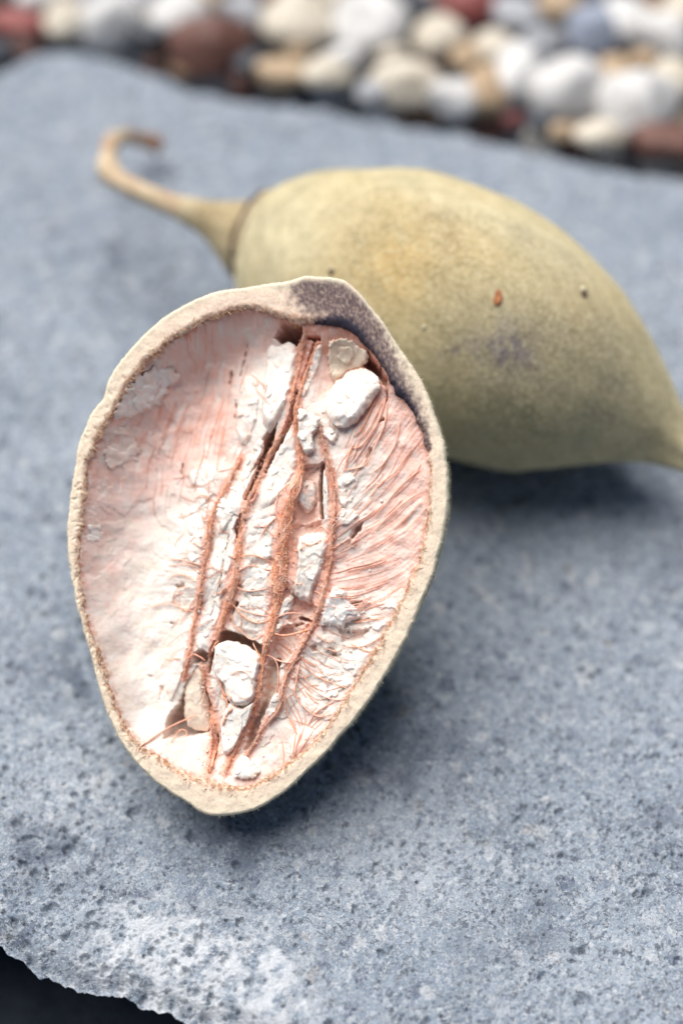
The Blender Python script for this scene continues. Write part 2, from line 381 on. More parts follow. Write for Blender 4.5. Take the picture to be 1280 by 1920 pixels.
rim_f = np.stack([np.stack([cols, fy + 0.045 * s + 0.004 * fbm2(cols * 90, cols * 0 + s * 3, 4, 60) * min(1, s * 2.5), np.full(len(cols), -0.006 - 0.064 * s)], 1) for s in np.linspace(1, 0.02, 14)])
rim_b = np.stack([np.stack([cols, by + 0.001 + 0.008 * s + 0.005 * fbm2(cols * 90, cols * 0 + s * 3 + 40, 4, 61) * min(1, s * 2.5), np.full(len(cols), -0.012 - 0.058 * s)], 1) for s in np.linspace(0.04, 1, 10)])
V = np.concatenate([rim_f, np.stack([X, Y, Z], -1), rim_b])
pad = lambda a: np.concatenate([np.zeros((14, len(cols))), a, np.zeros((10, len(cols)))])
slab = mesh('slab', V.reshape(-1, 3), grid_faces(V.shape[0], V.shape[1]), MAT_CONCRETE, attrs={'pale': pad(pale), 'blotched': pad(blotched)})
tag(slab, 'rough blue grey concrete slab with a broken front edge', 'slab', kind='structure')
def slab_z(x, y):
    return 0.0016 * fbm2(np.asarray(x) * 18, np.asarray(y) * 18, 3, 31)

# ------------------------------------------------------------------ the whole fruit
SEC = [(506, 462, 98), (524, 468, 126), (560, 484, 160), (625, 516, 200), (710, 555, 234), (825, 602, 248), (920, 646, 241), (1000, 686, 218),
       (1080, 726, 184), (1160, 771, 128), (1222, 812, 76), (1267, 849, 39), (1296, 870, 24), (1322, 888, 7)]
sec = np.array(SEC, float)
def on_slab(px, py, rpx, lift=0.0):              # centre of a round section of that pixel radius lying on the slab
    z = 0.03
    for _ in range(30):
        d = depth_of(at_z(A(px), A(py), A(z))[0]); z = rpx * KPX * d + lift
    return at_z(A(px), A(py), A(z))[0], rpx * KPX * d
pc = []; pr = []
mx = max(range(len(SEC)), key=lambda i: SEC[i][2])
cmid, rmid = on_slab(*SEC[mx])
for i, (x_, y_, r_) in enumerate(SEC):
    # the axis stays level-ish: the ends rise off the slab a little less than the belly
    d = depth_of(cmid); z = cmid[2]
    t_ = abs(x_ - SEC[mx][0]) / 420.0
    z = rmid * (1.0 - (0.24 * t_ if x_ < SEC[mx][0] else 0.34 * t_ ** 1.5))
    p = at_z(A(x_), A(y_), A(z))[0]; pc.append(p); pr.append(r_ * KPX * depth_of(p))
pc = np.array(pc); pr = np.array(pr)
cr_ = resample(np.hstack([pc, pr[:, None]]), 220)
axis, rad = cr_[:, :3], np.clip(cr_[:, 3], 0.0005, None)
seg = 200
tan = np.gradient(axis, axis=0); tan /= np.linalg.norm(tan, axis=1)[:, None]
sd_ = np.cross(tan, A(0, 0, 1)); sd_ /= np.linalg.norm(sd_, axis=1)[:, None]; bb = np.cross(sd_, tan)
ang = np.linspace(0, 2 * np.pi, seg, endpoint=False)
dirs = sd_[:, None] * np.cos(ang)[None, :, None] + bb[:, None] * np.sin(ang)[None, :, None]
Pd = axis[:, None] + dirs * rad[:, None, None]
bumpy = 0.0005 * np.cos(5 * ang[None] + 1.5 * noise3(Pd * 14, 70)) + 0.0013 * noise3(Pd * 38, 71) + 0.0005 * noise3(Pd * 110, 72) + 0.00012 * noise3(Pd * 420, 73)
fade = sstep(0, 0.004, rad)[:, None]
Pd = Pd + dirs * (bumpy * fade)[..., None]
lowest = Pd[..., 2].min(); POD_DZ = -lowest + 0.0006
Pd[..., 2] += POD_DZ; axis = axis + A(0, 0, POD_DZ)
pod_base = A(*(axis[100][:2]), 0.0)
def pod_px(P):                                    # where the photograph sees a point
    r = P - CAM; d = r @ FWD
    return 640 + (r @ RIGHT) / d / KPX, 960 - (r @ UP) / d / KPX
pxx, pyy = pod_px(Pd)
facing = ((CAM - Pd) * dirs).sum(-1) > 0
def pblot(x, y, rx, ry, rot=0.0):
    c_, s_ = math.cos(rot), math.sin(rot); dx = pxx - x; dy = pyy - y
    return np.exp(-(((dx * c_ + dy * s_) / rx) ** 2 + ((-dx * s_ + dy * c_) / ry) ** 2)) * facing
n1 = noise3(Pd * 45, 81); n2 = noise3(Pd * 130, 82); n3 = noise3(Pd * 320, 83)
olive = A(0.53, 0.445, 0.265); gold = A(0.46, 0.32, 0.135); greyg = A(0.32, 0.275, 0.185); paleg = A(0.60, 0.53, 0.36); purp = A(0.17, 0.145, 0.165); green = A(0.21, 0.205, 0.115)
def mixc(a, b, f): return a + (b - a) * np.clip(f, 0, 1)[..., None]
T = np.broadcast_to(olive, Pd.shape).copy()
T = mixc(T, gold, 1.0 * pblot(720, 500, 130, 110) * (0.8 + 0.5 * n2) + 0.5 * pblot(860, 430, 130, 60, .4) + 0.45 * pblot(1100, 600, 60, 60) + np.clip(0.3 * n1, 0, .3))
T = mixc(T, paleg, 0.75 * pblot(540, 440, 90, 110) + 0.6 * pblot(900, 400, 260, 40, .45) + np.clip(0.35 * n2, 0, .4))
T = mixc(T, greyg, 0.8 * pblot(1000, 700, 190, 120, .3) * (0.8 + 0.5 * n2) + .4 * pblot(1080, 620, 90, 60) + np.clip(-0.4 * n1, 0, .35))
T = mixc(T, green, 0.6 * pblot(980, 790, 150, 50, .2) * (0.7 + n2))
T = mixc(T, purp, 1.0 * pblot(955, 645, 60, 46) * np.clip(0.6 + 1.1 * n3 + .4 * n2, 0, 1) + 0.6 * pblot(850, 660, 40, 9, -.35) * np.clip(.6 + n3, 0, 1) + 0.5 * pblot(930, 665, 50, 20) * np.clip(.4 + n3, 0, 1) + 0.35 * pblot(1150, 720, 26, 14))
T = mixc(T, A(0.09, 0.05, 0.07), 1.1 * pblot(994, 689, 15, 3.5, .3) + .9 * pblot(952, 689, 9, 2.5) + .7 * pblot(985, 630, 16, 4, -.6) + .5 * pblot(840, 657, 26, 3, -.35))
T = mixc(T, A(0.30, 0.20, 0.12), 0.6 * pblot(600, 484, 70, 3, -.05) * np.clip(.5 + n3, 0, 1))
T = T * (1 + 0.16 * n2 + 0.14 * n3 + 0.10 * n1)[..., None]
T = np.clip(T, 0.01, 1)
whole = empty('baobab_fruit', pod_base)
tag(whole, 'whole olive green velvety baobab fruit with a hooked dry stem', 'fruit')
vv = Pd.reshape(-1, 3); n = len(axis)
ff = grid_faces(n, seg, True)
mesh('fruit_body', vv, ff[:, ::-1], MAT_VELVET, whole, colors={'tint': T.reshape(-1, 3)}, base=pod_base)
# cap of dried flesh between fruit and stem, with its seam
tan0 = tan[0]
ring0 = axis[0]; r0 = rad[0]
def stempt(px, py, z): return at_z(A(px), A(py), A(z))[0]
z0 = axis[0][2]
cap_path = [ring0 + tan0 * 0.004, ring0, stempt(478, 451, z0 + .0005), stempt(442, 434, z0 + 0.0012), stempt(408, 418, z0 + 0.0025), stempt(375, 404, z0 + .0045), stempt(340, 391, z0 + .006)]
cap_r = [r0 * 0.985, r0 * 0.975, r0 * 0.86, r0 * 0.64, r0 * 0.44, r0 * 0.31, r0 * 0.25]
cp = resample(np.hstack([np.array(cap_path), np.array(cap_r)[:, None]]), 60)
v_, f_ = tube(cp[:, :3], cp[:, 3] * (1 + .02 * np.sin(np.arange(60) * 1.3)), 48, jitter=0.006, seed=5)
pxc, pyc = pod_px(v_)
nn_ = noise3(v_ * 200, 85)
capc = mixc(np.broadcast_to(A(0.45, 0.345, 0.205), v_.shape).copy(), A(0.30, 0.225, 0.125), 0.5 + nn_)
capc = mixc(capc, A(0.60, 0.50, 0.34), sstep(385, 330, pxc))
mesh('calyx_cap', v_, f_, MAT_VELVET, whole, colors={'tint': capc}, base=pod_base)
for k, (off, col_) in enumerate(((0.0012, MAT_SPECK), (-0.0016, MAT_STEM), (-0.0048, MAT_SPECK))):
    th = np.linspace(0, 2 * np.pi, 90)
    wob = 0.0007 * fbm2(np.cos(th) * 2 + k * 7, np.sin(th) * 2, 3, 90 + k)
    rr_ = r0 * (1.0 + {0: 0.045, 1: -0.005, 2: -.05}[k]) 
    path = ring0 + tan0 * (off + wob)[:, None] + (sd_[0] * np.cos(th)[:, None] + bb[0] * np.sin(th)[:, None]) * rr_
    rv = np.clip(0.0009 + 0.0006 * fbm2(np.cos(th) * 3, np.sin(th) * 3 + k * 5, 2, 95), 0.0003, 1)
    v_, f_ = tube(path, rv, 8)
    mesh('seam_ridge', v_, f_, col_, whole, base=pod_base, attrs={'rust': np.zeros(len(v_))})
stem_pts = [stempt(375, 404, z0 + .0045), stempt(340, 391, z0 + .006), stempt(290, 371, z0 + .007), stempt(245, 350, z0 + .007), stempt(218, 335, z0 + .006), stempt(204, 318, z0 + .004), stempt(203, 298, z0 + .001), stempt(206, 278, z0 - .003),
            stempt(214, 262, z0 - .008), stempt(236, 256, z0 - .015), stempt(262, 261, 0.017), stempt(284, 267, 0.012), stempt(300, 275, 0.009)]
stem_r = [28, 23, 21, 20, 21, 24, 18, 17, 17, 15, 14, 18, 17]
sp = np.array(stem_pts); sr = np.array([0.9 * r * KPX * depth_of(p) for r, p in zip(stem_r, sp)])
cp = resample(np.hstack([sp, sr[:, None]]), 110)
th = np.linspace(0, 1, 110)
v_, f_ = tube(cp[:, :3], cp[:, 3] * (1 + .05 * fbm2(th * 18, th * 0, 3, 97)), 28, jitter=0.012, seed=9)
par = np.append(np.repeat(th, 28), [0, 1.0])
ga = np.append(np.tile(np.linspace(0, 2 * np.pi, 28, endpoint=False), 110), [0, 0])
ctr = np.vstack([np.repeat(cp[:, :3], 28, axis=0), cp[:1, :3], cp[-1:, :3]])
v_ = ctr + (v_ - ctr) * (1 + .07 * np.cos(6 * ga + 5 * par) + .05 * noise2(ga * 2.5, par * 30, 96))[:, None]
rust = np.clip(np.exp(-((par - 0.535) / 0.022) ** 2) + .7 * sstep(0.72, 0.80, par) * sstep(.99, .82, par) + .9 * sstep(.9, .97, par) + .15 + .5 * noise3(v_ * 160, 98), 0, 1)
mesh('stem', v_, f_, MAT_STEM, whole, attrs={'rust': rust}, base=pod_base)
# small scars and specks standing on the skin
def pod_surface(px, py):
    d2 = (pxx - px) ** 2 + (pyy - py) ** 2 + (~facing) * 1e9
    i, j = np.unravel_index(np.argmin(d2), d2.shape); return Pd[i, j], dirs[i, j]
def speck(name, px, py, a_px, b_px, rot, mat, h=0.0006):
    P0, N0 = pod_surface(px, py); s = KPX * depth_of(P0)
    e1 = unit(RIGHT - N0 * (RIGHT @ N0)); e2 = np.cross(N0, e1)
    th = np.linspace(0, 2 * np.pi, 20, endpoint=False); rows = []
    for q, hh in ((1.0, -0.0004), (1.0, h * .3), (0.75, h), (0.35, h * .7), (0.02, h * .6)):
        x_ = np.cos(th) * a_px * s * q * (1 + .15 * np.sin(3 * th + px)); y_ = np.sin(th) * b_px * s * q
        xr = x_ * math.cos(rot) - y_ * math.sin(rot); yr = x_ * math.sin(rot) + y_ * math.cos(rot)
        rows.append(P0 + e1 * xr[:, None] + e2 * yr[:, None] + N0 * hh)
    return mesh(name, np.vstack(rows), grid_faces(5, 20, True), mat, whole, base=pod_base)
speck('scar', 932, 558, 8, 17, -0.15, MAT_SCAR)['label'] = 'small orange brown oval scar'
speck('pit', 1097, 550, 7, 10, -0.3, MAT_SPECK)
speck('pit', 1093, 543, 5, 5, 0.2, MAT_PALE_FUZZ)
speck('pit', 622, 511, 6, 6, 0.0, MAT_SPECK)
speck('pit', 797, 611, 4, 4, 0.0, MAT_PALE_FUZZ)

def fuzz(P, N, n, length, width, seed, lean=0.5):  # short hairs: one thin triangle each
    g = np.random.default_rng(seed); idx = g.integers(0, len(P), n)
    p = P[idx]; nn = N[idx]; t = g.normal(size=(n, 3)); t -= nn * (t * nn).sum(1)[:, None]; t /= np.linalg.norm(t, axis=1)[:, None] + 1e-9
    L = length * g.uniform(0.4, 1.2, n)[:, None]; d = nn + lean * t; side = np.cross(nn, t)
    p = p + t * (g.uniform(-1, 1, n) * 0.0006)[:, None] - nn * 0.0001
    v = np.stack([p + side * width, p - side * width, p + d * L], 1).reshape(-1, 3)
    return v, np.arange(3 * n).reshape(-1, 3)
v_, f_ = fuzz(vv, dirs.reshape(-1, 3), 26000, 0.0010, 0.00005, 3)
tag(mesh('velvet_fuzz', v_, f_, MAT_FUZZ, whole, base=pod_base), kind='stuff')

# ------------------------------------------------------------------ the halved fruit: frame of its cut face
O = at_d(A(480), A(1020), A(0.472))[0]
SPX = KPX * 0.472                                  # one photograph pixel at the cut face (m)
nrm = -FWD; a_ = math.radians(4.0)
NRM = unit(np.array([-math.sin(math.radians(5.0)), -math.cos(PITCH + a_), math.sin(PITCH + a_)]))
def P(x, y, w):                                    # face coordinates in photograph pixels, w outwards from the face
    r = ray(x, y); t = ((O - CAM) @ NRM) / (r @ NRM)
    return CAM + r * t[..., None] + NRM * (np.asarray(w, float) * SPX)[..., None]

OUTER = [(600,517),(640,522),(670,545),(700,580),(735,630),(765,675),(790,715),(812,765),(828,815),(837,860),(841,910),(838,960),(830,1010),(817,1060),(797,1115),(772,1175),(747,1225),(717,1275),(687,1320),(652,1365),(612,1410),(572,1450),(533,1485),(500,1508),(460,1524),(410,1531),(380,1525),(340,1500),(290,1465),(245,1420),(215,1370),(190,1310),(172,1240),(155,1180),(140,1120),(130,1060),(125,1000),(130,940),(138,880),(148,830),(160,797),(172,770),(193,744),(203,710),(230,670),(260,635),(300,600),(345,570),(390,551),(430,541),(480,535),(540,525),(570,518)]
INNER = [(600,612),(640,617),(665,631),(690,655),(711,682),(724,707),(742,737),(762,762),(780,792),(794,830),(801,880),(801,930),(797,970),(790,1010),(780,1050),(765,1090),(745,1130),(725,1170),(705,1205),(685,1240),(660,1280),(630,1330),(600,1372),(570,1402),(540,1427),(510,1450),(480,1465),(440,1474),(400,1465),(350,1448),(300,1420),(265,1395),(240,1368),(222,1330),(205,1280),(190,1230),(175,1190),(161,1150),(154,1090),(151,1040),(156,985),(161,930),(167,880),(186,830),(206,790),(226,750),(250,712),(280,677),(310,652),(345,627),(390,602),(430,588),(470,582),(510,592),(550,606)]
CX, CY = 480.0, 1020.0
NA = 1000
TH = np.linspace(-math.pi, math.pi, NA, endpoint=False)
def radial(poly):
    p = resample(poly, 1600, True); a = np.arctan2(p[:, 1] - CY, p[:, 0] - CX); r = np.hypot(p[:, 0] - CX, p[:, 1] - CY)
    o = np.argsort(a); a = a[o]; r = r[o]
    return np.interp(TH, np.concatenate([a - 2 * np.pi, a, a + 2 * np.pi]), np.concatenate([r, r, r]))
RO = radial(OUTER); RI = radial(INNER)
cth, sth = np.cos(TH), np.sin(TH)
RO = RO + 1.6 * fbm2(cth * 9, sth * 9, 3, 101) + 0.8 * fbm2(cth * 60, sth * 60, 2, 102)
RI = RI + 3.5 + 3.0 * fbm2(cth * 14, sth * 14, 3, 103) + 1.5 * fbm2(cth * 60, sth * 60, 2, 104)

def shell_points(depth):
    rows = []
    for t in np.linspace(0, 1, 60) * (math.pi / 2):
        s = math.cos(t) ** 0.92; w = -6 - (depth - 6) * math.sin(t)
        bul = 1.0 + 0.012 * math.sin(min(t * 4, math.pi))
        rows.append(P(CX + cth * RO * s * bul, CY + sth * RO * s * bul, np.full(NA, w)))
    return np.array(rows)
lo, hi = 120.0, 480.0
for _ in range(18):
    md = 0.5 * (lo + hi); zmin = shell_points(md)[..., 2].min()
    if zmin > 0.0005: lo = md
    else: hi = md
HALF_DEPTH = lo
SH = shell_points(HALF_DEPTH)
print('half depth px', HALF_DEPTH, 'mm', HALF_DEPTH * SPX * 1000, 'min z', SH[..., 2].min())
# distance of the two fruits
sub = SH[::4, ::20].reshape(-1, 3)
dmin = 1e9
for i in range(0, len(axis), 4):
    d = np.linalg.norm(sub - axis[i], axis=1) - rad[i]; dmin = min(dmin, d.min())
print('gap between the fruits (m):', dmin)

hb = A(*SH[-1].mean(0)[:2], 0.0)
half = empty('baobab_half', hb)
tag(half, 'halved baobab fruit, cut face with white pulp and red fibres towards the viewer', 'fruit')

# outer skin
g_n = np.cross(np.gradient(SH, axis=1), np.gradient(SH, axis=0)); g_n /= np.linalg.norm(g_n, axis=-1)[..., None] + 1e-12
cen = SH.mean((0, 1)); sgn = np.sign(((SH - cen) * g_n).sum(-1).mean()); g_n *= sgn
dsp = 0.0005 * noise3(SH * 60, 111) + 0.0002 * noise3(SH * 300, 112)
SHd = SH + g_n * (dsp * np.minimum(1, np.arange(60) / 4.0)[:, None])[..., None]
TS = mixc(np.broadcast_to(A(0.46, 0.44, 0.27), SHd.shape).copy(), A(0.33, 0.29, 0.17), 0.45 + 0.6 * noise3(SHd * 60, 113))
mesh('outer_skin', SHd.reshape(-1, 3), grid_faces(60, NA, True)[:, ::(1 if sgn < 0 else -1)], MAT_VELVET, half, colors={'tint': np.clip(TS, .02, 1).reshape(-1, 3)}, base=hb)
m_ = np.zeros(SH.shape[:2], bool); m_[:22] = True
v_, f_ = fuzz(SHd[m_], g_n[m_], 26000, 0.0011, 0.000045, 5)
tag(mesh('skin_fuzz', v_, f_, MAT_PALE_FUZZ, half, base=hb), kind='stuff')

# cut rind: a ring from the outer to the inner outline, rounded at the outer edge, dropping inside
Q = np.concatenate([np.linspace(0, 1, 30), np.linspace(1.02, 1.25, 8)])
ROWX = []; ROWY = []; ROWW = []
for q in Q:
    qq = min(q, 1.0)
    r = RO + (RI - RO) * qq - max(0, q - 1) * 18
    ROWX.append(CX + cth * r); ROWY.append(CY + sth * r)
    wid = RO - RI
    dpx = qq * wid
    w = -6.0 * np.clip(1 - dpx / 6.0, 0, 1) ** 2
    dd = (1 - qq) * wid
    w = w - 7.0 * np.clip(1 - dd / 12.0, 0, 1) ** 2 - max(0, q - 1) * 170
    ROWW.append(w)
RX, RY, RW = map(np.array, (ROWX, ROWY, ROWW))
qn = np.broadcast_to(np.minimum(Q, 1.0)[:, None], RX.shape)
amp = sstep(0.0, 0.12, qn)
RW = RW + amp * (1.3 * fbm2(RX / 26, RY / 26, 2, 121) + 0.3 * fbm2(RX / 5, RY / 5, 2, 122) + 1.2 * sstep(.55, 1., qn) * fbm2(RX / 3.2, RY / 3.2, 2, 123))
# short radial cracks on the left flank of the rind, where the skin has flaked
left = sstep(330, 220, RX)
tq = np.broadcast_to(TH[None], RX.shape)
RW -= left * amp * 3.2 * sstep(0.35, 0.9, fbm2(tq * 55 + .3 * np.sin(qn * 6), qn * 1.2, 2, 125))
beige = A(0.83, 0.69, 0.545); warm = A(0.86, 0.66, 0.54); brownr = A(0.40, 0.205, 0.11)
C = np.broadcast_to(beige, RX.shape + (3,)).copy()
nb = fbm2(RX / 40, RY / 40, 3, 126); nf = fbm2(RX / 6, RY / 6, 3, 127)
C = mixc(C, warm, 0.55 * sstep(700, 560, RY) + .3 * nb)
C = mixc(C, A(0.74, 0.68, 0.52), sstep(.45, .05, qn) * (0.55 + .4 * nb))
C = mixc(C, A(0.60, 0.30, 0.20), sstep(.70, .95, qn) * (0.45 + .7 * nf))
C = mixc(C, brownr, sstep(.80, .98, qn) * np.clip(0.45 + 1.0 * nf + .5 * nb, 0, 1))
st_d, st_p = poly_dist(RX, RY, [(592, 545), (640, 562), (668, 610), (700, 660), (728, 708), (752, 745), (785, 800), (800, 840)])
wst = np.interp(st_p, [0, .2, .5, .8, 1], [56, 64, 44, 30, 10])
stain = sstep(1.15, 0.45, st_d / wst + 0.28 * fbm2(RX / 14, RY / 14, 4, 128)) * sstep(0.0, 0.18, qn)
C = mixc(C, A(0.115, 0.078, 0.088), 0.95 * stain * np.clip(0.92 + .3 * nf, 0, 1))
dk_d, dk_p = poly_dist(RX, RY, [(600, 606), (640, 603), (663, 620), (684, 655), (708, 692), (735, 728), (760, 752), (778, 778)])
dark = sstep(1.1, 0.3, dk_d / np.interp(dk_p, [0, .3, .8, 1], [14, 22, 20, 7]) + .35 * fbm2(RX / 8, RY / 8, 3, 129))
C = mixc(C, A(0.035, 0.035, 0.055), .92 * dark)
mesh('cut_rind', P(RX, RY, RW).reshape(-1, 3), grid_faces(len(Q), NA, True), MAT_RIND, half, colors={'pigment': np.clip(C, .01, 1).reshape(-1, 3)}, base=hb)
# frayed straw fibres along the inside of the rind
gg = np.random.default_rng(21); fv = []; ft = []; cnt = 0
for k in range(1100):
    i = int(gg.integers(0, NA)); 
    bias = 1.0 if sth[i] > 0.55 else (0.9 if sth[i] < -0.5 else 0.5)
    if gg.random() > bias: continue
    if cth[i] > 0.15 and sth[i] < -0.35: continue
    q0 = gg.uniform(0.72, 1.05); r = RO[i] + (RI[i] - RO[i]) * q0
    x0 = CX + cth[i] * r; y0 = CY + sth[i] * r
    a = TH[i] + math.pi / 2 + gg.normal() * 0.8; L = gg.uniform(5, 14) ; n_ = 5
    s = np.linspace(0, 1, n_); bend = gg.normal() * 6
    xs = x0 + math.cos(a) * L * s - math.sin(a) * bend * s * s; ys = y0 + math.sin(a) * L * s + math.cos(a) * bend * s * s
    ws = -4 + 2 * gg.random() + gg.uniform(0, 7) * np.sin(s * math.pi) + 1.5
    v_, f_ = tube(P(xs, ys, ws), np.linspace(1.0, 0.35, n_) * SPX * gg.uniform(.35, .8), 4)
    fv.append(v_); ft.append(f_ + cnt); cnt += len(v_)
tag(mesh('frayed_fibres', np.vstack(fv), np.vstack(ft), MAT_STRAW, half, base=hb), kind='stuff')

# ------------------------------------------------------------------ pulp lining: relief inside the shell
BASE = [(600,645,-35),(575,690,-42),(650,660,-62),(690,700,-50),(520,640,-55),(480,640,-70),(430,650,-105),(350,690,-145),(300,750,-150),(250,810,-135),(460,720,-62),(495,770,-38),(400,790,-105),(440,860,-58),
        (280,900,-165),(230,900,-130),(340,880,-100),(360,960,-62),(330,1000,-82),(280,1000,-150),(230,1000,-150),(190,1000,-100),(385,1000,-38),(410,1010,-40),(445,1000,-26),(490,1000,-28),(530,1000,-14),(575,980,-40),(622,980,-18),
        (240,1100,-140),(300,1100,-95),(190,1100,-80),(340,1130,-62),(370,1100,-36),(400,1110,-38),(430,1110,-26),(480,1110,-28),(520,1110,-14),(570,1110,-36),(602,1110,-18),
        (250,1200,-112),(300,1200,-90),(215,1230,-75),(350,1200,-46),(395,1200,-36),(450,1200,-45),(500,1200,-18),(560,1210,-24),(280,1310,-80),(250,1330,-60),(330,1300,-75),(400,1300,-50),(480,1300,-22),(520,1300,-22),
        (300,1375,-52),(400,1430,-40),(450,1430,-32),(350,1415,-48),(520,1400,-25),(440,1360,-40),
        (600,1280,-32),(560,1350,-30),(640,1200,-34),(700,1100,-28),(740,1000,-22),(770,900,-18),(740,850,-26),(680,850,-30),(660,930,-28),(700,980,-30),(660,1060,-28),(720,790,-26),(650,800,-32),
        (550,750,-28),(540,800,-26),(500,860,-34),(470,930,-30),(560,850,-28),(520,900,-30),(550,930,-16),(610,860,-24)]
inner_px = np.stack([CX + cth * RI, CY + sth * RI], 1)[::20]
ctrl = [(x, y, -12) for x, y in inner_px] + [(x, y, w if w > -60 else -60 + (w + 60) * 0.42) for x, y, w in BASE]
WB = TPS(ctrl, 1e-5)

STRANDS_RAW = [  # centre line (photograph pixels), half-width along it, lift above the pulp
    ([(445,852),(425,895),(405,935),(390,970),(385,1000),(380,1040),(373,1080),(366,1130),(358,1165),(350,1205),(342,1245),(334,1275)], [3,6,7,7,7,6,5,5,5,4,4,3], 1),
    ([(567,622),(562,650),(556,680),(545,730),(538,781),(520,815),(500,850),(478,900),(463,935),(452,970),(445,1006),(441,1060),(437,1090),(426,1125),(411,1165),(396,1205),(390,1232)], [7,6,5,4,4,4,5,5,6,6,7,9,11,11,9,6,4], 1),
    ([(592,632),(580,665),(566,705),(555,750),(551,790),(557,828),(563,860),(560,900),(546,937),(534,975),(529,1022),(525,1058),(522,1094),(519,1130),(511,1166),(504,1194),(494,1223),(488,1263),(483,1302),(468,1342),(447,1381),(430,1421),(418,1452)], [5,5,5,5,6,7,9,11,15,18,18,23,21,16,12,10,7,6,6,6,7,6,6], 2),
    ([(597,800),(604,831),(613,866),(622,906),(625,953),(623,990),(619,1022),(616,1058),(606,1105),(596,1144),(580,1180),(559,1220),(541,1255),(527,1295),(519,1331),(492,1363),(473,1396),(458,1420)], [3,4,5,5,5,5,5,5,5,6,5,5,4,4,4,4,4,3], 3),
    ([(372,1250),(377,1294),(387,1337),(394,1387),(392,1428),(388,1452)], [5,6,7,8,7,5], 8),
]
STRANDS = [(p_, [0.6 * h_ for h_ in hw_], l_) for p_, hw_, l_ in STRANDS_RAW]
CRACKS = [  # line, half-width, depth
    ([(510,790),(494,832),(478,872),(466,905),(456,932)], [4,10,11,9,4], 110),
    ([(448,965),(440,1000),(428,1006),(424,1030),(420,1055)], [3,7,5,6,3], 90),
    ([(552,728),(543,778),(524,822),(508,852),(494,882)], [3,5,5,4,2], 70),
    ([(602,868),(601,910),(601,968)], [4,7,4], 90),
    ([(576,629),(594,630)], [3,4], 60), ([(588,634),(572,672),(560,708)], [3,2,2], 40),
    ([(326,862),(324,878),(326,892)], [2.5,2,1], 20), ([(421,682),(418,694),(415,706)], [2,2.5,1], 20), ([(455,630),(444,668),(437,694)], [1,1.4,1], 10),
    ([(430,740),(432,758),(428,775)], [1,1.6,1], 12),
    ([(397,1205),(386,1240),(382,1262)], [3,5,3], 50), ([(416,1290),(428,1310),(420,1335)], [2,4,3], 40),
    ([(395,1385),(393,1425)], [6,5], 26), ([(412,1050),(408,1085),(406,1100)], [2,2,1], 30),
    ([(505,1070),(470,1116),(490,1116)], [1,3,1], 14), ([(440,1130),(432,1150),(428,1165)], [3,3,2], 30),
    ([(560,1160),(586,1168)], [4,3], 30), ([(710,786),(716,782)], [3,3], 16), ([(722,705),(724,740),(720,752)], [3,3,1], 30),
    ([(656,1136),(676,1128)], [4,2], 18), ([(690,1160),(660,1168)], [1.5,1.5], 10), ([(692,840),(686,868)], [4,5], 10), ([(645,920),(642,948)], [3,3], 10),
]
HOLES = [  # outline, depth
    ([(508,625),(528,600),(562,602),(566,626),(549,642),(522,636)], 110),
    ([(662,652),(686,654),(709,680),(724,704),(720,720),(704,700),(680,682)], 80),
    ([(565,870),(598,868),(600,968),(560,985),(548,960),(562,915)], 20),
    ([(545,985),(600,975),(604,998),(558,1008),(548,1060),(541,1020)], 18),
    ([(545,1112),(585,1132),(594,1140),(586,1160),(550,1178),(534,1160)], 26),
    ([(520,1175),(572,1165),(566,1195),(538,1235),(512,1262),(502,1225)], 28),
    ([(404,1182),(430,1184),(490,1210),(486,1236),(455,1230),(412,1240),(396,1235)], 85),
    ([(352,1226),(372,1218),(384,1226),(378,1248),(354,1246)], 55),
    ([(334,1290),(322,1322),(300,1350),(298,1388),(320,1392),(380,1380),(392,1340),(378,1290),(360,1250)], 78),
    ([(500,1238),(524,1236),(517,1290),(490,1345),(470,1398),(452,1414),(462,1370),(490,1310)], 48),
    ([(655,1003),(660,986),(678,976),(676,992),(664,1004),(650,1022)], 36),
    ([(630,1180),(645,1183),(692,1180),(680,1200),(640,1205)], 16), ([(612,1228),(628,1224),(632,1238)], 18), ([(575,1212),(590,1208),(594,1222),(582,1224)], 16),
    ([(312,1097),(330,1091),(340,1098),(322,1103)], 22), ([(300,1166),(316,1169),(306,1174)], 18), ([(258,1268),(272,1270),(268,1278)], 12), ([(284,1290),(296,1288),(290,1306),(284,1318)], 14), ([(313,1268),(320,1264),(318,1276)], 12),
]
STEP = 1.6
gxs = np.arange(140, 815, STEP); gys = np.arange(575, 1485, STEP)
HX, HY = np.meshgrid(gxs, gys)
sd_in = poly_sd(HX, HY, np.stack([CX + cth * RI, CY + sth * RI], 1)[::5])
W0 = WB(HX, HY)
# fibre direction field -> streaks (line integral convolution of white noise)
DIRS = [(740,790,-65,106),(770,900,-72,88),(700,900,-70,85),(740,1000,-115,90),(680,960,-90,80),(700,1060,-110,40),(700,1120,-110,20),(760,1060,-110,80),(680,1180,-1,.05),(640,1220,1,.25),(600,1280,1,.35),(640,1280,1,-.3),(560,1310,.55,.8),(520,1380,.3,1),(600,1350,-.7,.7),
        (640,850,-50,90),(560,900,-.25,1),(500,900,-.4,1),(450,1000,-.1,1),(520,1050,-.05,1),(480,1000,1,.15),(470,1110,1,.1),(400,1100,-.1,1),(480,1250,-.2,1),(430,1380,-.3,1),(400,700,-.2,1),(340,760,-.35,1),(450,640,-.1,1),(490,740,-.15,1),(300,850,-.2,1),(250,820,-.5,1),(240,1000,.1,1),(300,1000,.15,1),(335,1050,1,.12),(330,1130,1,-.05),(300,1160,1,-.2),(220,1200,.3,1),(270,1290,.5,.8),(320,1420,.8,.4),(600,700,-.2,1),(690,760,-.5,1)]
da = np.array(DIRS, float); aa = 2 * np.arctan2(da[:, 3], da[:, 2])
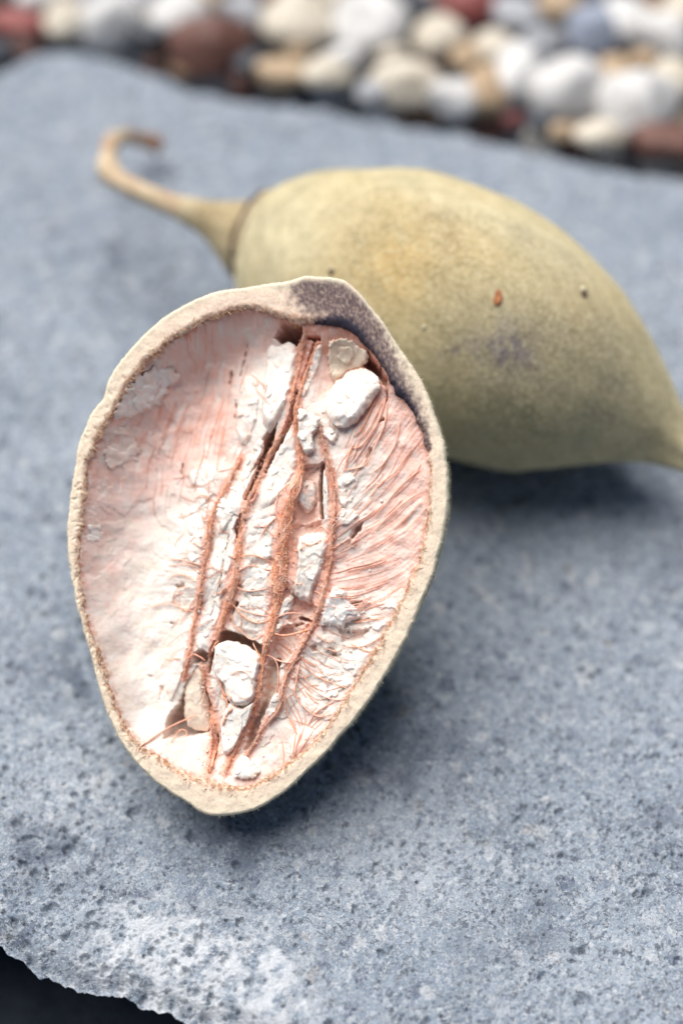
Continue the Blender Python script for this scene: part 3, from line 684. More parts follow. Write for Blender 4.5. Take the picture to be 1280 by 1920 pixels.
c2 = TPS(np.stack([da[:, 0], da[:, 1], np.cos(aa)], 1), 1e-3)(HX, HY); s2 = TPS(np.stack([da[:, 0], da[:, 1], np.sin(aa)], 1), 1e-3)(HX, HY)
wobble = 0.5 * fbm2(HX / 60, HY / 60, 3, 140)
fa = 0.5 * np.arctan2(s2, c2) + wobble * 0.5; FXD, FYD = np.cos(fa), np.sin(fa)
def lic(img, steps, h=1.0):
    nr_, nc_ = img.shape; acc = img.copy()
    jj0, ii0 = np.meshgrid(np.arange(nc_, dtype=float), np.arange(nr_, dtype=float))
    for sg in (1, -1):
        x = jj0.copy(); y = ii0.copy(); px_ = FXD * sg; py_ = FYD * sg
        for k in range(steps):
            xi = np.clip(np.rint(x).astype(int), 0, nc_ - 1); yi = np.clip(np.rint(y).astype(int), 0, nr_ - 1)
            dx = FXD[yi, xi]; dy = FYD[yi, xi]; f = np.where(dx * px_ + dy * py_ < 0, -1.0, 1.0); dx = dx * f; dy = dy * f
            x += dx * h; y += dy * h; px_, py_ = dx, dy
            acc += img[np.clip(np.rint(y).astype(int), 0, nr_ - 1), np.clip(np.rint(x).astype(int), 0, nc_ - 1)]
    acc -= acc.mean(); return acc / acc.std()
wn1 = rng.normal(size=HX.shape); wn2 = noise2(HX / 7, HY / 7, 150) + .4 * rng.normal(size=HX.shape); wn3 = noise2(HX / 14, HY / 14, 151)
S1 = lic(wn1, 22); S2 = lic(wn2, 26); S3 = lic(wn3, 26)
right = sstep(600, 640, HX + 0.02 * HY) * sstep(690, 760, HY)
streaky = np.clip(right + sstep(480, 400, HX) * sstep(950, 800, HY) * 0.8 + 0.2, 0, 1)
W = W0.copy()
brk = np.clip(.55 + .9 * fbm2(HX / 50, HY / 50, 3, 149), 0.05, 1.3)
W += (0.7 * S3 + 0.5 * S2) * streaky * brk + 0.3 * S1
W += 4.0 * fbm2(HX / 45, HY / 45, 2, 152) + 0.7 * fbm2(HX / 9, HY / 9, 3, 153)
# lumps of dry pulp left of and between the strands
cl, rid = cell2(HX / 34 + .3 * fbm2(HX / 40, HY / 40, 2, 154), HY / 46 + .3 * fbm2(HX / 40 + 9, HY / 40, 2, 155), 156)
central = sstep(330, 372, HX) * sstep(640, 600, HX) * sstep(820, 880, HY) + sstep(480, 500, HX) * sstep(600, 570, HX) * sstep(900, 700, HY) * .6
W += central * (7.0 * np.clip(0.75 - cl, 0, 1) + 9 * (rid - .5)) * sstep(1460, 1400, HY)
# the bigger steps of torn skin on the left wall
torn = fbm2(HX / 55, HY / 80, 4, 157)
leftw = sstep(430, 330, HX)
W += leftw * 2.5 * sstep(0.02, 0.12, torn) * sstep(1250, 1000, HY)
W += 5.0 * sstep(0.05, 0.09, fbm2(HX / 38, HY / 38, 4, 158)) * right * sstep(1080, 1160, HY)
fib = np.zeros_like(W); deep = np.zeros_like(W)
jag = 2.2 * fbm2(HX / 9, HY / 9, 3, 160)
for pts, hw, lift in STRANDS:
    d, t = poly_dist(HX, HY, pts); wdt = np.interp(t, np.linspace(0, 1, len(hw)), hw)
    fib = np.maximum(fib, np.exp(-(d / (wdt * 2.2 + 6)) ** 2))
    W += 3.0 * np.exp(-(d / (wdt * 1.3)) ** 2)
for pts, hw, dep in CRACKS:
    d, t = poly_dist(HX, HY, pts); wdt = np.interp(t, np.linspace(0, 1, len(hw)), hw)
    k = sstep(1.25, 0.55, (d + jag * .6) / wdt); W -= dep * k; deep = np.maximum(deep, k)
for pts, dep in HOLES:
    sdv = poly_sd(HX, HY, pts) + jag; k = sstep(-1.5, 5.0, sdv); W -= dep * k * (0.75 + 0.25 * sstep(0, 20, sdv)); deep = np.maximum(deep, k)
W = np.minimum(W, -4 - 6 * sstep(24, 0, sd_in))
bowl = -(HALF_DEPTH * 0.80) * np.sqrt(np.clip(1 - (np.hypot(HX - CX, HY - CY) / np.interp(np.arctan2(HY - CY, HX - CX), TH, RO)) ** 2, 0, 1))
W = np.maximum(W, np.minimum(bowl, -14))
# pigment
PINK = [(300,650,.42),(400,650,.62),(450,680,.5),(350,760,.6),(390,800,.85),(300,850,.5),(250,900,.5),(220,950,.42),(200,1020,.38),(260,1050,.22),(230,1150,.26),(250,1250,.18),(300,1300,.12),(320,1180,.14),(230,1300,.2),(300,1000,.2),(340,900,.42),(355,960,.12),(430,830,.5),(490,700,.05),(520,780,.05),
        (700,780,.5),(740,850,.6),(680,860,.32),(765,950,.62),(700,980,.58),(740,1050,.62),(690,1080,.62),(720,1130,.42),(650,930,.12),(640,1050,.4),(640,1220,.10),(600,1280,.10),(640,1290,.22),(560,1330,.22),(530,1400,.5),(450,1420,.2),(370,1430,.5),(480,1000,.04),(440,1060,.06),(580,920,.62),(570,985,.55),(555,1140,.7),(480,1120,.06),(400,1000,.05),(600,680,.75),(580,640,.8),(340,1300,.1),(290,1385,.2),(430,600,.55),(190,900,.5),(170,1050,.4),(600,1380,.4)]
pk = TPS(PINK, 3e-3)(HX, HY)
streak = S1 * .30 + S2 * .55 + S3 * .45
pk = pk * (0.82 + 0.35 * fbm2(HX / 30, HY / 30, 3, 161)) + 0.15 * streak * brk * np.clip(pk * 2.2, 0.05, 1) * streaky + 0.55 * sstep(1.0, 2.2, S1 * .5 + S2 * .75) * brk * np.clip(pk * 2.5, 0, 1) * streaky
pk = np.clip(pk, 0, 1)
white = A(0.82, 0.765, 0.71); pinkc = A(0.84, 0.565, 0.485); salm = A(0.74, 0.34, 0.235); brick = A(0.52, 0.18, 0.105); cream = A(0.84, 0.74, 0.62)
PC = np.broadcast_to(white, HX.shape + (3,)).copy()
PC = mixc(PC, cream, np.clip(.5 * fbm2(HX / 40, HY / 40, 3, 162) + .1, 0, .5))
PC = mixc(PC, A(0.83, 0.73, 0.71), leftw * sstep(0.2, 0.5, pk) * 0.6)
PC = mixc(PC, pinkc, sstep(0.08, 0.62, pk))
PC = mixc(PC, salm, sstep(0.52, 1.0, pk) * .85)
PC = mixc(PC, salm, 0.75 * sstep(0.25, 0.85, fib + .25 * fbm2(HX / 7, HY / 7, 3, 163)))
PC = mixc(PC, A(0.82, 0.58, 0.48), 0.6 * deep * sstep(-.4, .3, fbm2(HX / 20, HY / 20, 2, 164) + .4))
edge_red = sstep(10, 0, sd_in) * np.clip(.5 + fbm2(HX / 9, HY / 9, 3, 165), 0, 1)
PC = mixc(PC, brick, edge_red * .75)
keep = sd_in > -9
vid = -np.ones(HX.shape, int); vid[keep] = np.arange(keep.sum())
q = np.stack([vid[:-1, :-1], vid[1:, :-1], vid[1:, 1:], vid[:-1, 1:]], -1).reshape(-1, 4); q = q[(q >= 0).all(1)]
mesh('pulp_lining', P(HX[keep], HY[keep], W[keep]), q, MAT_PULP, half, colors={'pigment': np.clip(PC[keep], .01, 1)}, base=hb)
def wsurf(x, y):                                   # height of the finished pulp relief
    j = np.clip(np.rint((np.asarray(x) - gxs[0]) / STEP).astype(int), 0, len(gxs) - 1); i = np.clip(np.rint((np.asarray(y) - gys[0]) / STEP).astype(int), 0, len(gys) - 1)
    return W[i, j]

# ------------------------------------------------------------------ chunks of dry pulp lying in the half
def chunk(poly, lift, thick, seed, tint=(0.86, 0.815, 0.765), rough=1.0, edge=0.28, pink=0.0, base_w=None, name='pulp_chunk', ragged=2.0, dome=1.0):
    p = resample(poly, 120, True); c = p.mean(0); g = np.arctan2(p[:, 1] - c[1], p[:, 0] - c[0])
    rg = (p - c) / (np.linalg.norm(p - c, axis=1)[:, None] + 1e-6) * (ragged * fbm2(p[:, 0] / 10, p[:, 1] / 10, 3, seed))[:, None]
    prof = [(0.90, -thick), (0.99, -thick * .75), (1.0, -thick * .4)]
    ss = np.linspace(1.0, 0.0, 26) ** 0.85
    rows = []; wr = []; cols_ = []
    for s, w in prof:
        rows.append(c + (p - c) * s + rg * s ** 4); wr.append(np.full(120, w))
    for s in ss[1:]:
        rows.append(c + (p - c) * s + rg * s ** 4); wr.append(np.full(120, -thick * .4 * (1 - dome * min(1, (1 - s) / edge)) ** 2 if (1 - s) < edge and dome > 0 else (0.0 if dome > 0 else -thick * .15)))
    rows = np.array(rows); wr = np.array(wr)
    x, y = rows[..., 0], rows[..., 1]
    topm = np.concatenate([np.zeros(2), np.ones(len(rows) - 2)])[:, None]
    wr = wr + topm * rough * (2.2 * fbm2(x / 24, y / 24, 2, seed + 1) + 0.45 * fbm2(x / 6, y / 6, 2, seed + 2) + 2.6 * (sstep(0.1, 0.14, fbm2(x / 30, y / 30, 2, seed + 3)) - .5))
    b = WB(x, y) if base_w is None else np.full(x.shape, base_w)
    w = b + lift + wr
    n_ = fbm2(x / 18, y / 18, 3, seed + 4)
    col = mixc(np.broadcast_to(A(*tint), x.shape + (3,)).copy(), A(0.80, 0.68, 0.55), .25 + .6 * n_ - .2)
    if pink: col = mixc(col, pinkc, pink * (.5 + n_))
    rim_s = np.concatenate([np.ones(len(prof)), ss[1:]])[:, None]
    col = mixc(col, A(0.84, 0.60, 0.50), np.clip(sstep(.6, 1., rim_s) * (.2 + .9 * fbm2(x / 9, y / 9, 3, seed + 6)) + .5 * sstep(.35, .7, fbm2(x / 22, y / 22, 3, seed + 8)), 0, .8))
    col = mixc(col, A(0.72, 0.45, 0.34), np.concatenate([np.ones(2) * .6, np.zeros(len(rows) - 2)])[:, None] * np.ones(120))
    return mesh(name, P(x, y, w).reshape(-1, 3), grid_faces(len(rows), 120, True), MAT_CHUNK, half, colors={'pigment': np.clip(col, .01, 1).reshape(-1, 3)}, base=hb)
CH = [
    ([(494,640),(522,634),(549,642),(550,687),(538,737),(518,781),(497,806),(484,765),(489,687)], 26, 34, {}),
    ([(616,725),(635,700),(660,684),(685,687),(707,706),(710,725),(694,750),(674,778),(648,799),(622,792),(608,760)], 36, 46, dict(edge=.5, rough=.9, ragged=2.5, tint=(.89,.85,.80))),
    ([(613,640),(636,628),(664,638),(688,660),(676,678),(648,684),(626,704),(612,690)], 12, 26, dict(rough=2.2, ragged=4.5, edge=.15, tint=(.82,.71,.57), pink=.15)),
    ([(560,764),(576,770),(597,782),(594,800),(584,815),(588,842),(571,848),(558,819),(557,783)], 22, 18, dict(rough=1.2)),
    ([(603,780),(620,800),(632,815),(620,828),(606,816),(600,798)], 20, 18, {}),
    ([(500,872),(524,830),(545,795),(553,828),(553,875),(540,906),(518,935),(497,958),(479,950)], 16, 26, dict(rough=.9)),
    ([(470,975),(492,966),(514,962),(512,1000),(508,1045),(480,1056),(456,1052),(455,1010)], 13, 24, dict(rough=.8)),
    ([(458,1066),(505,1060),(502,1092),(498,1112),(470,1116),(450,1108)], 12, 20, dict(rough=.9)),
    ([(446,1128),(470,1120),(502,1118),(500,1150),(494,1184),(468,1190),(436,1180),(426,1160)], 12, 24, dict(rough=1.0)),
    ([(560,1006),(600,1000),(610,1024),(600,1069),(586,1105),(576,1128),(556,1122),(548,1101),(556,1058)], 22, 34, dict(rough=1.2)),
    ([(612,1119),(626,1103),(644,1108),(651,1126),(673,1148),(666,1162),(648,1166),(641,1180),(623,1173),(599,1172),(601,1151)], 18, 20, dict(rough=1.6, ragged=4.5, tint=(.91,.90,.89))),
    ([(397,1218),(412,1203),(444,1207),(484,1232),(481,1270),(474,1312),(448,1326),(424,1318),(415,1287),(395,1262)], 26, 48, dict(rough=.8, ragged=2.0, edge=.14, tint=(.90,.87,.83))),
    ([(337,1274),(356,1246),(371,1252),(374,1294),(382,1350),(379,1374),(346,1372),(332,1353),(331,1302)], 4, 40, dict(rough=.5, tint=(.80,.70,.58), edge=.7)),
    ([(436,1438),(447,1420),(463,1425),(484,1449),(462,1463),(436,1457)], 18, 20, dict(rough=.8, edge=.7)),
    ([(342,880),(372,862),(398,866),(396,892),(372,910),(346,905)], 12, 20, dict(rough=.8)),
    ([(345,940),(380,936),(378,965),(370,1000),(350,1008),(338,985)], 12, 22, dict(rough=.8)),
    ([(396,1012),(418,1002),(416,1040),(408,1090),(396,1140),(380,1180),(372,1160),(384,1090)], 10, 20, dict(rough=.9)),
    ([(462,882),(476,868),(466,898),(455,926),(432,965),(408,1000),(402,985),(420,940),(440,905)], 12, 22, dict(rough=1.1)),
    ([(604,880),(612,900),(616,950),(610,985),(604,960)], 14, 22, dict(rough=.8)),
    ([(440,700),(470,690),(480,740),(470,800),(448,830),(432,790)], 12, 22, dict(rough=1.0, pink=.35)),
    ([(518,1300),(525,1306),(514,1335),(498,1350),(500,1326)], 12, 18, {}),
    ([(404,930),(425,905),(440,915),(425,950),(405,975),(396,960)], 12, 20, dict(rough=1.1)),
    ([(388,1130),(404,1115),(410,1140),(398,1175),(380,1200),(372,1185)], 10, 20, dict(rough=1.0)),
    ([(340,1020),(372,1015),(368,1050),(345,1055)], 10, 20, dict(rough=.9)),
    ([(627,884),(650,872),(670,900),(656,940),(637,950),(632,915)], 10, 16, dict(rough=1.6, ragged=5.0)),
    ([(640,962),(660,950),(668,968),(650,985),(638,980)], 12, 16, dict(rough=1.4, ragged=4.0)),
    ([(430,985),(438,1010),(432,1050),(420,1080),(414,1060),(420,1020)], 12, 20, dict(rough=1.0)),
    ([(532,1122),(546,1115),(540,1150),(526,1178),(513,1190),(520,1150)], 12, 22, dict(rough=1.2, ragged=4.0)),
    ([(470,832),(483,815),(488,840),(470,872),(455,900),(446,890)], 14, 22, dict(rough=1.1)),
    ([(312,1240),(330,1215),(338,1240),(326,1280),(308,1320),(296,1300)], 12, 20, dict(rough=.8)),
    ([(560,905),(585,900),(590,935),(570,960),(556,940)], -8, 24, dict(rough=1.2, pink=.8)),
    ([(426,1322),(450,1330),(473,1318),(466,1348),(452,1372),(432,1410),(414,1417),(407,1387),(409,1353)], 46, 40, dict(rough=.7, ragged=2.0, edge=.15, tint=(.88,.84,.79))),
    ([(588,650),(600,640),(594,676),(580,712),(566,742),(560,730),(574,690)], 14, 18, dict(pink=.4)),
]
CH = [(p_, l_ if i in (1, 2, 3, 9, 10, 11, 12, 13) else l_ * 0.5, t_, k_) for i, (p_, l_, t_, k_) in enumerate(CH)]
for i, (poly, lift, thick, kw) in enumerate(CH):
    chunk(poly, lift, thick, 300 + i * 7, **{'ragged': 3.2, **kw})
# papery skin peeling off the left wall
def membrane(poly, lift, seed, tint):
    return chunk(poly, lift, 5, seed, tint=tint, rough=1.6, ragged=8.0, name='membrane', edge=.2)
membrane([(212,778),(228,742),(258,702),(292,684),(322,694),(300,716),(286,742),(262,762),(236,776)], 8, 501, (.88,.85,.82))
if 0: membrane([(262,768),(288,742),(304,712),(322,700),(330,730),(318,780),(296,812),(268,806)], 10, 511, (.80,.66,.56))
membrane([(190,850),(206,812),(232,792),(240,822),(238,846),(214,868),(196,872)], 6, 521, (.84,.72,.67))
membrane([(158,1010),(166,980),(176,988),(172,1015)], 5, 531, (.92,.9,.88))

# ------------------------------------------------------------------ red fibre strands
def hair_fringe(x, y, w, n, Lr, seed):
    g = np.random.default_rng(seed); vs_, fs_, c_ = [], [], 0
    for k in range(n):
        i = int(g.integers(0, len(x))); a = g.uniform(0, 2 * math.pi); L = g.uniform(*Lr); s = np.linspace(0, 1, 5); b = g.normal() * .5 * L
        xs = x[i] + g.normal() * 4 + math.cos(a) * L * s - math.sin(a) * b * s * s; ys = y[i] + g.normal() * 4 + math.sin(a) * L * s + math.cos(a) * b * s * s
        ws = w[i] + 2 + g.uniform(0, 6) * np.sin(s * 2.4)
        v_, f_ = tube(P(xs, ys, ws), SPX * np.linspace(.6, .25, 5), 4); vs_.append(v_); fs_.append(f_ + c_); c_ += len(v_)
    return np.vstack(vs_), np.vstack(fs_)
for si, (pts, hw, lift) in enumerate(STRANDS):
    n_ = int(len(pts) * 26); p = resample(np.hstack([np.array(pts, float), np.array(hw, float)[:, None]]), n_)
    x = p[:, 0] + 1.6 * fbm2(p[:, 0] / 12, p[:, 1] / 12, 3, 170 + si); y = p[:, 1]; hwv = np.clip(p[:, 2], 1.3, 99)
    wb = np.array([np.percentile(wsurf(x[max(0, i - 12):i + 13], y[max(0, i - 12):i + 13]), 75) for i in range(n_)])
    wb = np.convolve(np.pad(wb, 14, mode='edge'), np.ones(29) / 29, 'valid')
    wc = wb + lift * .5 - 1.0
    seg_ = 14; a = np.linspace(0, 2 * np.pi, seg_, endpoint=False)
    tx = np.gradient(x); ty = np.gradient(y); l = np.hypot(tx, ty); sx, sy = -ty / l, tx / l
    g_ = np.random.default_rng(900 + si); ii = np.arange(n_)
    hwv = hwv * (1 + .25 * noise2(ii / 20.0, np.full(n_, 3.3 * si), 187))
    VS, FS, SHD, cn = [], [], [], 0
    def add(v, f, shade):
        global cn
        VS.append(v); FS.append(f + cn); SHD.append(np.full(len(v), shade) if np.isscalar(shade) else shade); cn += len(v)
    # flat core ribbon
    crumb = 1 + .25 * noise2(ii[:, None] / 6.0 + 0 * a[None], a[None] * 2.0 + 0 * ii[:, None], 180 + si) + .08 * g_.normal(size=(n_, seg_))
    rx_ = hwv[:, None] * crumb * .9; rz_ = np.minimum(hwv, 9)[:, None] * .38 * crumb
    xx = x[:, None] + sx[:, None] * np.cos(a)[None] * rx_; yy = y[:, None] + sy[:, None] * np.cos(a)[None] * rx_; ww = wc[:, None] + np.sin(a)[None] * rz_
    fq = grid_faces(n_, seg_, True)
    add(P(xx, yy, ww).reshape(-1, 3), np.concatenate([fq[:, :3], fq[:, [0, 2, 3]]]), 0.45)
    # thin fibres running along it, leaving and rejoining the bundle
    for k in range(13):
        i0 = int(g_.integers(0, max(1, n_ // 2))) if k > 5 else 0; i1 = int(g_.integers(i0 + n_ // 3, n_)) if k > 5 else n_
        sl = slice(i0, i1, 2); m_n = len(x[sl])
        if m_n < 8: continue
        o_ = noise2(ii[sl] / 38.0, np.full(m_n, k * 4.7 + si), 910) * 1.15; o2 = noise2(ii[sl] / 30.0, np.full(m_n, k * 3.1 + si), 911)
        xs = x[sl] + sx[sl] * o_ * hwv[sl]; ys = y[sl] + sy[sl] * o_ * hwv[sl]
        ws = wc[sl] + np.minimum(hwv[sl], 9) * (.38 * np.sqrt(np.clip(1 - o_ ** 2, 0, 1)) + .28 * o2)
        v_, f_ = tube(P(xs, ys, ws), SPX * np.clip(g_.uniform(0.9, 1.7) * (1 + .4 * noise2(ii[sl] / 7.0, np.full(m_n, k + 2.2), 912)), .5, 3), 6, jitter=.10, seed=int(si * 50 + k))
        add(v_, f_, float(g_.uniform(0, 1)))
    # crumbs of fibre where the strand is broad
    octv = np.array([[1, 0, 0], [-1, 0, 0], [0, 1, 0], [0, -1, 0], [0, 0, 1], [0, 0, -1]], float)
    octf = np.array([[0, 2, 4], [2, 1, 4], [1, 3, 4], [3, 0, 4], [2, 0, 5], [1, 2, 5], [3, 1, 5], [0, 3, 5]])
    pw = hwv ** 2; pw = pw / pw.sum()
    for k in range(int(hwv.sum() * .55)):
        i = int(g_.choice(n_, p=pw)); o_ = float(np.clip(g_.normal() * .5, -1.0, 1.0))
        c_ = P(np.array([x[i] + sx[i] * o_ * hwv[i]]), np.array([y[i] + sy[i] * o_ * hwv[i]]), np.array([wc[i] + min(hwv[i], 9) * .42 * math.sqrt(max(0, 1 - min(1, abs(o_)) ** 2))]))[0]
        R = np.linalg.qr(g_.normal(size=(3, 3)))[0]
        add(c_ + (octv * g_.uniform(.6, 2.4, 3) * SPX) @ R, octf, float(g_.uniform(.1, 1)))
    st_ = mesh('fibre_strand', np.vstack(VS), np.vstack(FS), MAT_FIBRE, half, base=hb, attrs={'shade': np.concatenate(SHD)})
    hv, hf = hair_fringe(x, y, wc + np.minimum(hwv, 9) * .5, int(n_ * .6), (3, 9), 600 + si)
    tag(mesh('fibre_fringe', hv, hf, MAT_PALE_FIBRE, st_, base=hb), kind='stuff')
# fine single fibres crossing the pulp
FINE = [
    ([(437,1046),(470,1040),(505,1052)], 1.3), ([(440,1072),(468,1060),(500,1068),(512,1066)], 1.2), ([(436,1100),(462,1108),(498,1104)], 1.2), ([(430,1132),(455,1158),(480,1168),(505,1162)], 1.4), ([(440,1140),(470,1150),(500,1156)], 1.2), ([(446,1150),(450,1186),(470,1200),(492,1190)], 1.2), ([(428,1150),(432,1172),(446,1186)], 1.2),
    ([(482,1012),(500,985),(524,962)], 1.2), ([(520,920),(515,955),(525,985),(515,1010)], 1.2), ([(518,925),(540,905)], 1.1),
    ([(298,1046),(330,1048),(368,1058)], 1.0), ([(302,1060),(334,1056),(366,1062)], 1.0), ([(300,1080),(330,1076),(362,1090)], 1.0), ([(308,1130),(320,1104),(350,1100)], 1.1), ([(262,1138),(300,1132),(340,1142),(360,1134)], 1.0), ([(310,1122),(330,1142),(352,1146)], 1.0), ([(324,1172),(345,1140),(358,1118)], 1.0), ([(300,1212),(330,1190),(350,1180)], .9), ([(284,1256),(300,1240),(330,1236)], .9),
    ([(262,1402),(282,1385),(310,1366),(345,1350),(358,1345)], 1.5), ([(260,1412),(262,1400),(280,1388)], 1.2), ([(312,1395),(325,1375),(336,1374),(340,1386)], 1.2), ([(340,1240),(356,1228),(378,1240)], 1.5), ([(366,1175),(385,1164),(398,1160)], 1.0), ([(390,1225),(398,1208),(404,1202)], 1.4), ([(430,1265),(452,1258),(470,1270),(477,1300)], 1.0), ([(366,1335),(372,1310),(375,1290)], .8),
    ([(470,1205),(476,1218),(486,1232)], 1.0), ([(492,1225),(515,1240),(520,1275),(516,1300)], 1.5), ([(500,1230),(530,1242),(552,1240),(562,1228)], 1.6), ([(505,1186),(530,1192),(560,1186),(582,1178)], 2.2), ([(510,1160),(540,1150),(566,1152)], 1.6), ([(418,1296),(430,1308),(434,1325),(420,1345),(410,1372)], 2.6), ([(408,1300),(420,1322),(416,1335)], 2.2), ([(404,1270),(412,1300),(428,1312)], 2.4),
    ([(560,1228),(580,1262),(604,1276),(612,1290)], 1.2), ([(604,1276),(630,1284),(650,1292)], 1.0), ([(560,1250),(580,1290),(620,1312),(650,1310)], 1.3), ([(546,1290),(560,1320),(592,1344),(620,1340)], 1.3), ([(532,1300),(536,1340),(556,1380)], 1.2), ([(560,1240),(550,1300),(560,1310)], 1.6), ([(640,1214),(680,1212),(712,1196)], 1.2), ([(655,1208),(690,1222),(705,1216)], 1.2), ([(606,1216),(630,1222),(640,1214)], 1.2), ([(590,1190),(610,1204),(625,1200)], 1.2), ([(660,1168),(690,1162),(720,1160)], 1.2), ([(652,1136),(676,1130),(690,1122)], 1.0),
    ([(584,1000),(600,985),(614,1000)], 1.6), ([(556,1010),(580,1022),(606,1010)], 1.2), ([(545,1086),(560,1096),(566,1090)], 1.4), ([(582,1108),(596,1112),(606,1124)], 1.2), ([(575,1020),(560,1032),(548,1030)], 1.4),
    ([(722,742),(706,790),(676,832),(655,838)], 1.8), ([(716,748),(690,800),(668,824)], 1.5), ([(704,740),(690,770),(676,800),(660,815)], 1.5), ([(724,750),(720,790),(700,836),(680,870),(640,880)], 1.6), ([(748,790),(740,830),(716,868),(690,888)], 1.5), ([(770,840),(742,880),(712,905),(690,930)], 1.4), ([(786,880),(750,910),(720,945),(694,974)], 1.4), ([(790,920),(760,940),(726,968),(694,1000)], 1.4), ([(660,830),(650,855),(645,880)], 1.6), ([(668,826),(660,858)], 1.4),
    ([(480,920),(470,936),(462,938)], 1.6), ([(470,720),(488,738),(500,752)], .8), ([(460,690),(484,712),(490,724)], .7), ([(486,724),(496,716),(492,736)], .9), ([(352,930),(372,925),(384,935)], 1.2), ([(356,1015),(372,1024),(384,1010)], 1.4), ([(368,962),(376,975),(388,972)], 1.3), ([(420,1100),(408,1112),(402,1110)], 1.4), ([(430,1070),(412,1090),(404,1098)], 1.2), ([(425,1040),(436,1045),(446,1044)], 1.4),
]
for k, (pts, wd) in enumerate(FINE):
    p = resample(pts, 8 * len(pts)); x = p[:, 0] + .9 * fbm2(p[:, 0] / 9 + k, p[:, 1] / 9, 2, 190); y = p[:, 1]
    ws = np.maximum(wsurf(x, y), WB(x, y)) ; ws = np.convolve(np.pad(ws, 4, mode='edge'), np.ones(9) / 9, 'valid')
    in_chunk = np.zeros(len(x)); 
    for poly, lf, th_, kw in CH:
        in_chunk = np.maximum(in_chunk, lf * sstep(-2, 8, poly_sd(x, y, poly)))
    ws = np.maximum(ws + 2.5, WB(x, y) + in_chunk + 1.5 * (in_chunk > 1)) + 2.5 * np.sin(np.linspace(0, math.pi, len(x)))
    v_, f_ = tube(P(x, y, ws), SPX * wd * (1 + .3 * fbm2(np.arange(len(x)) / 3 + k * 3, 0 * x, 2, 192)) * np.concatenate([np.linspace(.4, 1, 5), np.ones(len(x) - 10), np.linspace(1, .4, 5)]), 6)
    mesh('fibre', v_, f_, MAT_PALE_FIBRE if k % 3 else MAT_FIBRE, half, base=hb, attrs={'shade': np.full(len(v_), .6)})

gg = np.random.default_rng(55); fv = []; ft = []; cnt = 0; sh_ = []
def trace(x, y, n, sgx, sgy):
    out = [(x, y)]; px_, py_ = sgx, sgy
    for _ in range(n):
        j = int(np.clip(round((x - gxs[0]) / STEP), 0, len(gxs) - 1)); i = int(np.clip(round((y - gys[0]) / STEP), 0, len(gys) - 1))
        dx, dy = FXD[i, j], FYD[i, j]
        if dx * px_ + dy * py_ < 0: dx, dy = -dx, -dy
        x += dx * 5; y += dy * 5; px_, py_ = dx, dy; out.append((x, y))
        if sd_in[i, j] < 4: break
    return np.array(out)
for k in range(330):
    if k < 70 or 150 <= k < 175: continue
    if k < 150:   x0, y0, n_, r_ = gg.uniform(650, 790), gg.uniform(770, 1250), int(gg.integers(8, 24)), gg.uniform(.35, .8)
    elif k < 210: x0, y0, n_, r_ = gg.uniform(260, 470), gg.uniform(640, 900), int(gg.integers(8, 20)), gg.uniform(.35, .7)
    elif k < 260: x0, y0, n_, r_ = gg.uniform(520, 660), gg.uniform(1220, 1400), int(gg.integers(8, 18)), gg.uniform(.45, .9)
    else:         x0, y0, n_, r_ = gg.uniform(300, 620), gg.uniform(880, 1400), int(gg.integers(4, 10)), gg.uniform(.4, .8)
    ii_, jj_ = int(np.clip((y0 - gys[0]) / STEP, 0, len(gys) - 1)), int(np.clip((x0 - gxs[0]) / STEP, 0, len(gxs) - 1))
    if sd_in[ii_, jj_] < 8: continue
    if k < 260: p = trace(x0, y0, n_, -1, 1)
    else:
        a = gg.normal() * .5 + (math.pi if gg.random() < .5 else 0); t = np.arange(n_ + 1) * 5.0; b = gg.normal() * .012
        p = np.stack([x0 + math.cos(a) * t - math.sin(a) * b * t * t, y0 + math.sin(a) * t + math.cos(a) * b * t * t], 1)
    if len(p) < 4: continue
    x = p[:, 0]; y = p[:, 1]; ws = wsurf(x, y)
    for poly, lf, th_, kw in CH:
        ws = np.maximum(ws, (WB(x, y) + lf) * (poly_sd(x, y, poly) > 1) - 400 * (poly_sd(x, y, poly) <= 1))
    ws = np.convolve(np.pad(ws, 1, mode='edge'), np.ones(3) / 3, 'valid') + .8 + gg.uniform(0, 1.2)
    v_, f_ = tube(P(x, y, ws), SPX * r_ * np.concatenate([[.3], np.ones(len(x) - 2), [.3]]), 5)
    fv.append(v_); ft.append(f_ + cnt); cnt += len(v_)
tag(mesh('fine_veins', np.vstack(fv), np.vstack(ft), MAT_PALE_FIBRE, half, base=hb), kind='stuff')
